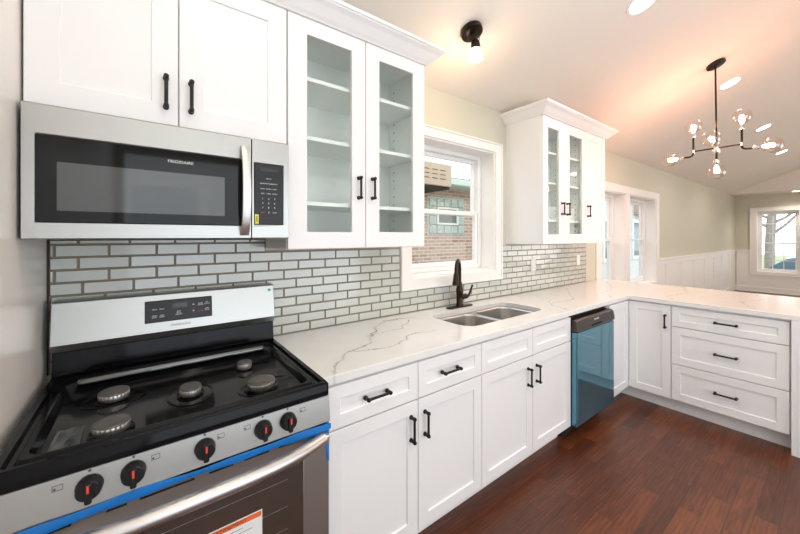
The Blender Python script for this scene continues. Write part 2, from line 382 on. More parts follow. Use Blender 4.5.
# ---- windows
def window(n, fr, h, cas, depth=0.13, grid=None, dz=None, mid=None, side_cas=True):
    u0, w0, u1, w1 = h
    root = struct(MB().ring(fr, (u0-0.005, w0-0.005, u1+0.005, w1+0.005), (u0+0.012, w0+0.012, u1-0.012, w1-0.012), -0.20, 0.004), 'window_%d' % n, M['trim'])
    a, b_, c, d = u0+0.012, w0+0.012, u1-0.012, w1-0.012
    fm = 0.035
    MB().ring(fr, (a, b_, c, d), (a+fm, b_+fm, c-fm, d-fm), -depth-0.07, -depth).build('window_frame', M['vinyl'], root, bevel=0.003)
    a += fm; b_ += fm; c -= fm; d -= fm
    m = mid if mid else (b_+d)/2
    for nm, z0, z1, dp in (('upper_sash', m-0.018, d, depth+0.040), ('lower_sash', b_, m+0.018, depth+0.012)):
        s = 0.034
        so = MB().ring(fr, (a, z0, c, z1), (a+s, z0+s, c-s, z1-s), -dp-0.024, -dp).build(nm, M['vinyl'], root, bevel=0.003)
        MB().box((a+s-0.004, z0+s-0.004, -dp-0.014), (c-s+0.004, z1-s+0.004, -dp-0.010), fr).build('pane', M['glass'], so)
        if grid:
            mb = MB(); nx, nz = grid
            for i in range(1, nx): x = a+s+(c-a-2*s)*i/nx; mb.box((x-0.007, z0+s, -dp-0.009), (x+0.007, z1-s, -dp-0.001), fr)
            for i in range(1, nz): z = z0+s+(z1-z0-2*s)*i/nz; mb.box((a+s, z-0.007, -dp-0.009), (c-s, z+0.007, -dp-0.001), fr)
            mb.build('muntins', M['vinyl'], so)
    if cas: 
        mb = MB(); o = cas
        for i, o_ in enumerate([cas]): mb.ring(fr, o_, (u0, w0, u1, w1), 0.0, 0.02)
        mb.build('casing', M['trim'], root, bevel=0.003)
        MB().ring(fr, (o[0], o[1], o[2], o[3]), (o[0]+0.014, o[1]+0.014, o[2]-0.014, o[3]-0.014), 0.02, 0.028).build('casing_edge', M['trim'], root, bevel=0.003)
    return root
window(1, FY(0), W1, (1.335, 1.062, 2.412, 2.20), mid=1.615)
window(2, FY(0), W2, None, mid=1.375)
window(3, FY(0), W3, None, mid=1.375)
mb = MB()                                   # one casing round the pair, with the mullion
mb.ring(FY(0), (4.225, 0.60, 6.42, 2.09), (4.36, 0.72, 6.30, 1.99), 0.0, 0.02); mb.box((5.10, 0.72, 0.0), (5.22, 1.99, 0.02), FY(0))
struct(mb, 'trim_1', M['trim'], bevel=0.003)
window(4, FX(XR), W4, (0.28, 0.44, 1.24, 2.16), grid=(3, 3), mid=1.25)
window(5, FX(XR), W5, (1.30, 0.44, 2.26, 2.16), grid=(3, 3), mid=1.25)

# ---- wainscot, baseboards
mb = MB(); mb.box((6.42, 0, 0.0), (XR, 1.02, 0.006), FY(0)); mb.box((6.42, 0.97, 0), (XR, 1.045, 0.018), FY(0)); mb.box((6.42, 1.045, 0), (XR, 1.072, 0.034), FY(0))
for i in range(8):
    x = 6.42+0.39+0.822*i-0.4*0
    if x < XR-0.05: mb.box((x-0.035, 0.1, 0.006), (x+0.035, 0.97, 0.018), FY(0))
struct(mb, 'trim_2', M['trim'], bevel=0.002)
mb = MB(); fx = FX(XR)
for a, b_ in ((0.036, 0.28), (1.24, 1.30), (2.26, 4.2)):
    mb.box((a, 0, 0), (b_, 1.02, 0.006), fx); mb.box((a, 0.97, 0), (b_, 1.045, 0.018), fx); mb.box((a, 1.045, 0), (b_, 1.072, 0.034), fx)
mb.box((0.28, 0, 0), (2.26, 0.44, 0.006), fx)
struct(mb, 'trim_3', M['trim'], bevel=0.002)
mb = MB(); mb.box((4.5, 0, 0.0), (6.42, 0.13, 0.018), FY(0)); mb.box((6.42, 0, 0.006), (XR, 0.13, 0.022), FY(0)); struct(mb, 'baseboard_back', M['trim'], bevel=0.003)
mb = MB(); mb.box((0.024, 0, 0.006), (4.2, 0.13, 0.022), fx); mb.box((0.024, 0, 0.022), (4.2, 0.02, 0.036), fx); struct(mb, 'baseboard_right', M['trim'], bevel=0.003)

# ------------------------------------------------------------ backsplash
def backsplash():
    root = MB().box((XL+0.001, 0.914, 0.0005), (3.975, 1.415, 0.004), FY(0))
    root.v = []; root.f = []
    # grout bed, with the window casing left clear
    for a in ((XL+0.001, 0.9115, 1.334, 1.352), (1.334, 0.9115, 2.413, 1.060), (2.413, 0.9115, 3.975, 1.345), (XL+0.001, 1.352, 0.484, 1.412)):
        root.box((a[0], a[1], 0.0005), (a[2], a[3], 0.0045), FY(0))
    o = root.build('backsplash', M['grout'])
    tag(o, 'grey-green glass brick tiles with dark joints on the kitchen wall over the worktop', 'backsplash')
    vs, fs, mi = [], [], []
    P, H, g, bv = 0.1535, 0.0478, 0.0009, 0.0038
    def tile(x0, z0, x1, z1):
        if x1-x0 < 0.012 or z1-z0 < 0.012: return
        n = len(vs); b = min(bv, (x1-x0)/3, (z1-z0)/3)
        # tiny random cant of each tile, as laid by hand
        t = [random.uniform(-0.0006, 0.0006) for _ in range(4)]
        for (x, z) in ((x0,z0),(x1,z0),(x1,z1),(x0,z1)): vs.append((x, -0.0035, z))
        for k, (x, z) in enumerate(((x0,z0),(x1,z0),(x1,z1),(x0,z1))): vs.append((x, -0.0065, z))
        for k, (x, z) in enumerate(((x0+b,z0+b),(x1-b,z0+b),(x1-b,z1-b),(x0+b,z1-b))): vs.append((x, -0.0105+t[k], z))
        for k in range(4):
            l = (k+1) % 4
            fs.append((n+k, n+l, n+4+l, n+4+k)); mi.append(1)
            fs.append((n+4+k, n+4+l, n+8+l, n+8+k)); mi.append(1)
        fs.append((n+8, n+9, n+10, n+11)); mi.append(0)
    rows = 11
    for r in range(rows):
        z0 = 0.9155+r*H; z1 = z0+H-g*2
        off = (0.0 if r % 2 == 0 else 0.5)*P + random.choice((-0.02, 0, 0.0, 0.012))
        x = XL+0.003-P+((0.56-XL) % P)+off-P
        while x < 3.972:
            a, b = max(x, XL+0.006), min(x+P-g*2, 3.972)
            if b > a:
                if r < 9:
                    segs = [(a, b, z0, z1)]
                    if z1 > 1.060:           # window casing
                        ns = []
                        for (p, q, s, t_) in segs:
                            if q <= 1.333 or p >= 2.414: ns.append((p, q, s, t_))
                            else:
                                if p < 1.333: ns.append((p, 1.332, s, t_))
                                if q > 2.414: ns.append((2.415, q, s, t_))
                                if s < 1.04: ns.append((max(p, 1.333), min(q, 2.414), s, 1.0595))
                        segs = ns
                    for (p, q, s, t_) in segs: tile(p, s, q, t_)
                else:
                    if a < 0.482: tile(a, z0, min(b, 0.482), min(z1, 1.411))
            x += P
    me = bpy.data.meshes.new('tiles'); me.from_pydata(vs, [], fs)
    me.materials.append(M['tile']); me.materials.append(M['tilebev'])
    for p, k in zip(me.polygons, mi): p.material_index = k
    bm = bmesh.new(); bm.from_mesh(me); bmesh.ops.recalc_face_normals(bm, faces=bm.faces)
    # make sure front faces point to -Y
    for f in bm.faces:
        if f.normal.y > 0.5: f.normal_flip()
    bm.to_mesh(me); bm.free()
    t = bpy.data.objects.new('tiles', me); COL.objects.link(t); t.parent = o
    MB().box((XL+0.0005, 0.913, 0.0006), (XL+0.005, 1.411, 0.012), FY(0)).build('edge_strip', M['bronze'], o)
backsplash()

def outlet(fr, u, w_, d, label, tall=True, kind='rocker'):
    x, y, z = fr(u, w_, d)
    r = empty('wall_outlet', (x, y, z), label, 'outlet')
    hw, hh = (0.036, 0.058) if tall else (0.058, 0.036)
    MB().box((u-hw, w_-hh, d), (u+hw, w_+hh, d+0.005), fr).build('cover_plate', M['outlet'], r, bevel=0.003, seg=2)
    a, b_ = (0.017, 0.034) if tall else (0.034, 0.017)
    if kind == 'rocker': MB().box((u-a, w_-b_, d+0.005), (u+a, w_+b_, d+0.0075), fr).build('rocker', M['outlet'], r, bevel=0.0015)
    else:
        for s in (-1, 1):
            du, dw = (0, s*0.019) if tall else (s*0.019, 0)
            sk = MB().box((u+du-0.013, w_+dw-0.013, d+0.005), (u+du+0.013, w_+dw+0.013, d+0.007), fr).build('socket', M['outlet'], r, bevel=0.003)
    return r
outlet(FY(0), 2.893, 1.157, 0.0117, 'white switch plate on the backsplash between sink window and right wall cabinet')
outlet(FY(0), 3.772, 1.165, 0.0117, 'white switch plate near the right end of the backsplash')
outlet(FY(0), 11.30, 0.42, 0.006, 'white outlet low on the wainscot near the far corner', kind='sock')
outlet(FX(XR), 0.66, 0.24, 0.006, 'white outlet lying sideways under the far window', tall=False, kind='sock')

# ------------------------------------------------------------ cabinet kit
def shaker(name, fr, r, mat, parent, th=0.02, fw=0.058, rec=0.008, bevel=0.0015):
    u0, w0, u1, w1 = r; i = (u0+fw, w0+fw, u1-fw, w1-fw)
    def rc(q, d): return [fr(q[0],q[1],d), fr(q[2],q[1],d), fr(q[2],q[3],d), fr(q[0],q[3],d)]
    mb = MB(); mb.loops([rc(r, 0), rc(r, th), rc(i, th), rc(i, th-rec)])
    return mb.build(name, mat, parent, bevel=bevel)
def pull(fr, u, w_, d, L_, parent, vertical, name='handle'):
    mb = MB(); h = L_/2; pr = 0.030
    def F(a, b_, c): return fr(u+b_, w_+a, d+c) if vertical else fr(u+a, w_+b_, d+c)
    n = 10
    for s in (-1, 1):
        c = s*(h-0.011)
        rings = []
        for rad, z in ((0.0095, 0), (0.0095, 0.006), (0.0068, 0.009), (0.0068, 0.018), (0.0082, 0.021), (0.0082, 0.031), (0.006, 0.034)):
            rings.append([F(c+rad*math.cos(2*math.pi*k/n), rad*math.sin(2*math.pi*k/n), z) for k in range(n)])
        mb.loops(rings)
    mb.loops([[F(t, 0.0060*math.cos(a), 0.026+0.0050*math.sin(a)) for a in [2*math.pi*k/8 for k in range(8)]] for t in (-h+0.005, h-0.005)])
    return mb.build(name, M['handle'], parent, smooth=True)
def glass_door(fr, r, parent, fw, th=0.02):
    u0, w0, u1, w1 = r; i = (u0+fw[0], w0+fw[1], u1-fw[2], w1-fw[3])
    o = MB().ring(fr, r, i, 0, th).build('door', M['cab'], parent, bevel=0.0015)
    MB().box((i[0]-0.006, i[1]-0.006, 0.006), (i[2]+0.006, i[3]+0.006, 0.010), fr).build('pane', M['cglass'], o)
    return o
def hollow_box(mb, x0, x1, z0, z1, yf, t=0.018, yb=-0.013):
    mb.box((x0, yf, z0), (x0+t, yb, z1)); mb.box((x1-t, yf, z0), (x1, yb, z1))
    mb.box((x0+t, yf, z0), (x1-t, yb, z0+t)); mb.box((x0+t, yf, z1-t), (x1-t, yb, z1)); mb.box((x0+t, yb-0.006, z0+t), (x1-t, yb, z1-t))

YD = -0.320   # carcass front of wall cabinets; doors 20 mm in front
fr = FY(YD)
# wall cabinet above the microwave
c = empty('wall_cabinet', (0.09, -0.16, 1.81), 'white two-door wall cabinet above the microwave', 'cabinet')
MB().box((-0.283, YD, 1.812), (0.4785, -0.001, 2.40)).build('cabinet_body', M['cab'], c)
for (a, b_, hu) in ((-0.283, 0.0915, 0.056), (0.0955, 0.4775, 0.131)):
    d = shaker('door', fr, (a, 1.814, b_, 2.388), M['cab'], c, fw=0.076, rec=0.007)
    pull(fr, hu, 1.926, 0.02, 0.122, d, True)
# glass wall cabinet left of the sink window
def shelf_pins(mb, x, ys, z0, z1):
    z = z0
    while z < z1:
        for y in ys: mb.box((x-0.002, y-0.003, z-0.003), (x+0.002, y+0.003, z+0.003))
        z += 0.05
c = empty('glass_wall_cabinet', (0.87, -0.16, 1.367), 'white wall cabinet with two tall glass doors between microwave and sink window', 'cabinet')
mb = MB(); hollow_box(mb, 0.482, 1.257, 1.367, 2.40, YD, yb=-0.013); mb.build('cabinet_body', M['cabin'], c)
MB().box((0.4815, YD-0.0005, 1.3665), (1.2575, -0.001, 1.368)).box((1.2566, YD-0.0005, 1.367), (1.2580, -0.001, 2.40)).build('outer_skin', M['cab'], c)
for z in (1.565, 1.862, 2.130):
    MB().box((0.501, -0.305, z), (1.238, -0.02, z+0.018)).build('shelf', M['cabin'], c, bevel=0.001)
mb = MB(); shelf_pins(mb, 1.239, (-0.07, -0.26), 1.42, 2.36); shelf_pins(mb, 0.5, (-0.07, -0.26), 1.42, 2.36); mb.build('pin_holes', M['ink'], c)['kind'] = 'stuff'
d = glass_door(fr, (0.484, 1.369, 0.868, 2.388), c, (0.085, 0.075, 0.075, 0.070)); pull(fr, 0.829, 1.660, 0.02, 0.118, d, True)
d = glass_door(fr, (0.872, 1.369, 1.256, 2.388), c, (0.080, 0.077, 0.082, 0.068)); pull(fr, 0.908, 1.663, 0.02, 0.118, d, True)
# right-hand wall cabinets
c = empty('glass_wall_cabinet', (2.85, -0.16, 1.36), 'white wall cabinet with two narrow glass doors right of the sink window', 'cabinet')
mb = MB(); hollow_box(mb, 2.492, 3.205, 1.36, 2.39, YD, yb=-0.013); mb.build('cabinet_body', M['cabin'], c)
MB().box((2.4915, YD-0.0005, 1.3595), (3.205, -0.001, 1.361)).box((2.491, YD-0.0005, 1.36), (2.4926, -0.001, 2.39)).build('outer_skin', M['cab'], c)
for z in (1.545, 1.855, 2.105):
    MB().box((2.511, -0.305, z), (3.186, -0.02, z+0.018)).build('shelf', M['cabin'], c, bevel=0.001)
mb = MB(); shelf_pins(mb, 3.186, (-0.07, -0.26), 1.42, 2.36); mb.build('pin_holes', M['ink'], c)['kind'] = 'stuff'
d = glass_door(fr, (2.494, 1.362, 2.818, 2.382), c, (0.075, 0.078, 0.075, 0.082)); pull(fr, 2.780, 1.655, 0.02, 0.112, d, True)
d = glass_door(fr, (2.822, 1.362, 3.203, 2.382), c, (0.095, 0.082, 0.055, 0.082)); pull(fr, 2.868, 1.655, 0.02, 0.112, d, True)
c = empty('wall_cabinet', (3.41, -0.16, 1.36), 'white wall cabinet with one solid door at the right end of the wall run', 'cabinet')
MB().box((3.206, YD, 1.36), (3.625, -0.001, 2.39)).build('cabinet_body', M['cab'], c, bevel=0.001)
d = shaker('door', fr, (3.209, 1.362, 3.623, 2.382), M['cab'], c, fw=0.065); pull(fr, 3.25, 1.655, 0.02, 0.112, d, True)

# crown mouldings
PR = [(0.0, 0.003), (0.010, 0.003), (0.012, 0.006), (0.028, 0.018), (0.058, 0.048), (0.078, 0.060), (0.082, 0.066), (0.088, 0.066), (0.088, 0.082), (0.0, 0.082)]
def crown(xl, xr, z, retl, retr, label):
    yf = YD-0.0205; st = []
    if retl: st += [lambda o: (xl-o, -0.002), lambda o: (xl-o, yf-o)]
    else: st += [lambda o: (xl, yf-o)]
    st += [lambda o: (xr+o, yf-o), lambda o: (xr+o, -0.002)]
    rings = [[(*s(o), z+h) for o, h in PR] for s in st]
    m = MB().loops(rings)
    o = m.build('crown_moulding', M['cab']); tag(o, label, 'moulding')
crown(-0.288, 1.259, 2.386, False, True, 'white crown moulding along the top of the cabinets over the range')
crown(2.490, 3.627, 2.381, True, True, 'white crown moulding on top of the right-hand wall cabinets')

# ------------------------------------------------------------ base cabinets
YB = -0.614; fb = FY(YB)
def base_box(mb, x0, x1):
    mb.box((x0, YB, 0.115), (x1, -0.02, 0.878))
    mb.box((x0, YB+0.075, 0.0), (x1, -0.05, 0.115))
c = empty('base_cabinet', (0.97, -0.3, 0), 'white base cabinet with two drawers over two doors beside the range', 'cabinet')
mb = MB(); base_box(mb, 0.530, 1.3935); mb.build('cabinet_body', M['cab'], c)
for (a, b_, hu, hd) in ((0.5315, 0.9605, 0.741, 0.920), (0.9645, 1.392, 1.157, 1.000)):
    d = shaker('drawer', fb, (a, 0.707, b_, 0.866), M['cab'], c, fw=0.05); pull(fb, hu, 0.789, 0.02, 0.125, d, False)
    d = shaker('door', fb, (a, 0.118, b_, 0.701), M['cab'], c); pull(fb, hd, 0.588, 0.02, 0.122, d, True)
c = empty('sink_cabinet', (1.86, -0.3, 0), 'white sink base cabinet with two plain false fronts and two doors', 'cabinet')
mb = MB()
mb.box((1.3945, YB, 0.115), (1.4125, -0.02, 0.878)); mb.box((2.3165, YB, 0.115), (2.3345, -0.02, 0.878)); mb.box((1.4125, YB, 0.115), (2.3165, -0.02, 0.133))
mb.box((1.4125, YB, 0.133), (2.3165, YB+0.012, 0.878)); mb.box((1.3945, YB+0.075, 0), (2.3345, -0.05, 0.115))
mb.build('cabinet_body', M['cab'], c)
for (a, b_, hd) in ((1.396, 1.864, 1.815), (1.868, 2.333, 1.907)):
    shaker('false_front', fb, (a, 0.707, b_, 0.866), M['cab'], c, fw=0.05)
    d = shaker('door', fb, (a, 0.118, b_, 0.701), M['cab'], c); pull(fb, hd, 0.588, 0.02, 0.118, d, True)

# dishwasher
dwx0, dwx1, dwy = 2.345, 2.955, -0.672
c = empty('dishwasher', (2.65, -0.35, 0), 'stainless dishwasher still covered in blue protective film', 'dishwasher')
MB().box((dwx0, -0.60, 0.10), (dwx1, -0.03, 0.868)).box((dwx0+0.01, -0.56, 0.0), (dwx1-0.01, -0.10, 0.10)).build('body', M['dark'], c)
d = MB().box((dwx0, dwy, 0.115), (dwx1, -0.6005, 0.762)).build('door', M['film'], c, bevel=0.008, seg=3)
pn = MB(); 
prof = [(-0.6005, 0.765), (dwy, 0.765), (dwy-0.004, 0.775), (dwy-0.002, 0.800), (dwy+0.006, 0.838), (dwy+0.02, 0.848), (-0.6005, 0.848)]
prism_yz(pn, prof, dwx0, dwx1); pn = pn.build('control_panel', M['dwtop'], c, bevel=0.003)
MB().box((2.56, dwy-0.0065, 0.778), (2.72, dwy+0.006, 0.792)).build('pocket_handle', M['dark'], pn, bevel=0.002)
text('brand_text', 'FRIGIDAIRE', 0.016, FY(dwy+0.002), (2.64, 0.820, 0.002), M['whiteink'], pn)

# corner cabinet with a folded pair of doors
XP = 3.383                                  # carcass front of the peninsula (doors 20 mm in front)
fp = FX(XP)
c = empty('corner_cabinet', (3.5, -0.4, 0), 'white L-shaped corner base cabinet with a folding door pair', 'cabinet')
mb = MB(); mb.box((2.962, YB, 0.115), (XP, -0.02, 0.878)); mb.box((XP, -0.9295, 0.115), (3.99, -0.02, 0.878)); mb.box((2.962, YB+0.075, 0), (XP+0.075, -0.05, 0.115)); mb.box((XP+0.075, -0.9295, 0), (3.99, -0.05, 0.115))
mb.build('cabinet_body', M['cab'], c)
shaker('door', fb, (2.966, 0.118, XP-0.0225, 0.866), M['cab'], c)
d = shaker('door', fp, (0.6365, 0.118, 0.927, 0.866), M['cab'], c); pull(fp, 0.893, 0.735, 0.02, 0.118, d, True)
# drawer cabinet of the peninsula
c = empty('drawer_cabinet', (3.6, -1.25, 0), 'white peninsula base cabinet with three wide drawers', 'cabinet')
mb = MB(); mb.box((XP, -1.560, 0.115), (3.99, -0.9305, 0.878)); mb.box((XP+0.075, -1.560, 0), (3.99, -0.9305, 0.115)); mb.build('cabinet_body', M['cab'], c)
for (z0, z1, hz) in ((0.707, 0.862, 0.785), (0.408, 0.701, 0.552), (0.122, 0.402, 0.266)):
    d = shaker('drawer', fp, (0.933, z0, 1.553, z1), M['cab'], c, fw=0.05 if z0 > 0.7 else 0.058); pull(fp, 1.249, hz, 0.02, 0.135, d, False)
# end panel
c = empty('end_panel', (3.67, -1.63, 0), 'white panel closing the near end of the peninsula down to the floor', 'panel')
MB().box((3.345, -1.71, 0.001), (3.99, -1.5615, 0.878)).build('panel_body', M['cab'], c, bevel=0.002)
MB().ring(FX(3.345), (1.590, 0.03, 1.70, 0.70), (1.596, 0.036, 1.694, 0.694), 0.0, 0.003).build('panel_bead', M['cab'], c)
c = MB().box((3.9905, -1.71, 0.0), (4.008, -0.03, 0.878)).build('peninsula_back_panel', M['cab']); tag(c, 'white panel on the dining side of the peninsula', 'panel')

# ------------------------------------------------------------ worktop with sink cut-outs
def rrect(x0, y0, x1, y1, r, n=6):
    pts = []
    for cx_, cy_, a0 in ((x1-r, y1-r, 0), (x0+r, y1-r, 90), (x0+r, y0+r, 180), (x1-r, y0+r, 270)):
        for k in range(n+1): a = R(a0+90*k/n); pts.append((cx_+r*math.cos(a), cy_+r*math.sin(a)))
    return pts
CUT = rrect(1.445, -0.505, 2.245, -0.150, 0.09)
def worktop():
    outer = [(0.506, -0.012), (0.506, -0.6395), (3.343, -0.6395), (3.343, -1.72), (4.36, -1.72), (4.36, -0.032), (4.22, -0.032), (4.22, -0.002), (3.98, -0.002), (3.98, -0.012)]
    z0, z1 = 0.8785, 0.9125
    bm = bmesh.new(); allv = []
    for loop in (outer, CUT):
        vs = [bm.verts.new((x, y, z1)) for x, y in loop]; allv.append(vs)
        for i in range(len(vs)): bm.edges.new((vs[i], vs[(i+1) % len(vs)]))
    bmesh.ops.triangle_fill(bm, edges=list(bm.edges), use_beauty=True, use_dissolve=False)
    top = list(bm.faces)
    ex = bmesh.ops.extrude_face_region(bm, geom=top)
    for e in ex['geom']:
        if isinstance(e, bmesh.types.BMVert): e.co.z = z0
    bmesh.ops.recalc_face_normals(bm, faces=bm.faces)
    me = bpy.data.meshes.new('worktop'); bm.to_mesh(me); bm.free(); me.materials.append(M['quartz'])
    o = bpy.data.objects.new('worktop', me); COL.objects.link(o)
    md = o.modifiers.new('bevel', 'BEVEL'); md.width = 0.0025; md.segments = 2; md.limit_method = 'ANGLE'; md.angle_limit = R(50)
    tag(o, 'L-shaped white quartz worktop with grey veins', 'worktop')
worktop()

# sink
def sink():
    c = empty('kitchen_sink', (1.85, -0.33, 0.70), 'double bowl stainless sink set under the worktop', 'sink')
    mb = MB()
    for x0, x1 in ((1.440, 1.842), (1.862, 2.250)):
        pass
    # rim plate with the two openings, then each bowl
    bm = bmesh.new()
    loops = [rrect(1.420, -0.530, 2.270, -0.125, 0.10), rrect(1.452, -0.498, 1.838, -0.157, 0.075), rrect(1.858, -0.498, 2.238, -0.157, 0.075)]
    for lp in loops:
        vs = [bm.verts.new((x-1.85, y+0.33, 0.8775-0.70)) for x, y in lp]
        for i in range(len(vs)): bm.edges.new((vs[i], vs[(i+1) % len(vs)]))
    bmesh.ops.triangle_fill(bm, edges=list(bm.edges), use_beauty=True)
    for f in bm.faces:
        if f.normal.z < 0: f.normal_flip()
    me = bpy.data.meshes.new('rim'); bm.to_mesh(me); bm.free(); me.materials.append(M['sinks'])
    o = bpy.data.objects.new('rim', me); COL.objects.link(o); o.parent = c
    sm = o.modifiers.new('s', 'SOLIDIFY'); sm.thickness = 0.0015; sm.offset = -1
    for x0, x1 in ((1.452, 1.838), (1.858, 2.238)):
        rings = []
        for ins, z, r in ((0, 0.8775, 0.075), (0.002, 0.865, 0.073), (0.006, 0.74, 0.068), (0.014, 0.712, 0.062), (0.035, 0.698, 0.05), (0.09, 0.694, 0.04)):
            rings.append([(x, y, z) for x, y in rrect(x0+ins, -0.498+ins, x1-ins, -0.157-ins, r)])
        b = MB().loops(rings, cap0=False, cap1=True).build('bowl', M['sinks'], c, smooth=True)
        sm = b.modifiers.new('s', 'SOLIDIFY'); sm.thickness = 0.0012; sm.offset = 1
        MB().lathe(((x0+x1)/2, -0.30, 0.6945), [(0.045, 0), (0.045, 0.002), (0.036, 0.003), (0.03, 0.001), (0.0, 0.001)]).build('drain', M['chrome'], b, smooth=True)
sink()

# faucet
def faucet():
    B = Vector((1.815, -0.088, 0.9125))
    c = empty('kitchen_faucet', B, 'dark bronze pull-down faucet with side lever behind the sink', 'faucet')
    pts = rrect(B.x-0.127, B.y-0.027, B.x+0.127, B.y+0.027, 0.026, 6)
    MB().loops([[(x, y, B.z+0.0003) for x, y in pts], [(x, y, B.z+0.006) for x, y in pts], [(B.x+(x-B.x)*0.97, B.y+(y-B.y)*0.9, B.z+0.009) for x, y in pts]]).build('base_plate', M['bronze'], c, smooth=True)
    MB().lathe((B.x, B.y, B.z+0.009), [(0.030, 0), (0.029, 0.006), (0.0235, 0.014), (0.0235, 0.09), (0.027, 0.10), (0.0265, 0.115), (0.020, 0.15), (0.0145, 0.175)]).build('body', M['bronze'], c, smooth=True)
    dx, dy = -0.84, -0.54
    sp = [(0, 0.175)]; 
    for k in range(0, 11):
        a = math.pi*k/10; sp.append((0.068*(1-math.cos(a)), 0.262+0.080*math.sin(a)))
    P = [(B.x+dx*s, B.y+dy*s, B.z+h) for s, h in sp]
    MB().tube(P, 0.0125, 14).build('spout', M['bronze'], c, smooth=True)
    s0 = 0.136
    hd = [(s0, 0.262, 0.0135), (s0+0.004, 0.250, 0.0165), (s0+0.012, 0.205, 0.0205), (s0+0.016, 0.182, 0.0235), (s0+0.017, 0.176, 0.021)]
    MB().tube([(B.x+dx*s, B.y+dy*s, B.z+h) for s, h, r in hd], [r for s, h, r in hd], 16).build('spray_head', M['bronze'], c, smooth=True)
    lv = MB().tube([(B.x+0.018, B.y, B.z+0.072), (B.x+0.066, B.y-0.004, B.z+0.072)], [0.021, 0.019], 16)
    lv.tube([(B.x+0.060, B.y-0.004, B.z+0.062), (B.x+0.085, B.y-0.006, B.z+0.070), (B.x+0.105, B.y-0.008, B.z+0.100), (B.x+0.128, B.y-0.01, B.z+0.150)], [0.010, 0.0095, 0.008, 0.0075], 10)
    lv.build('lever', M['bronze'], c, smooth=True)
faucet()

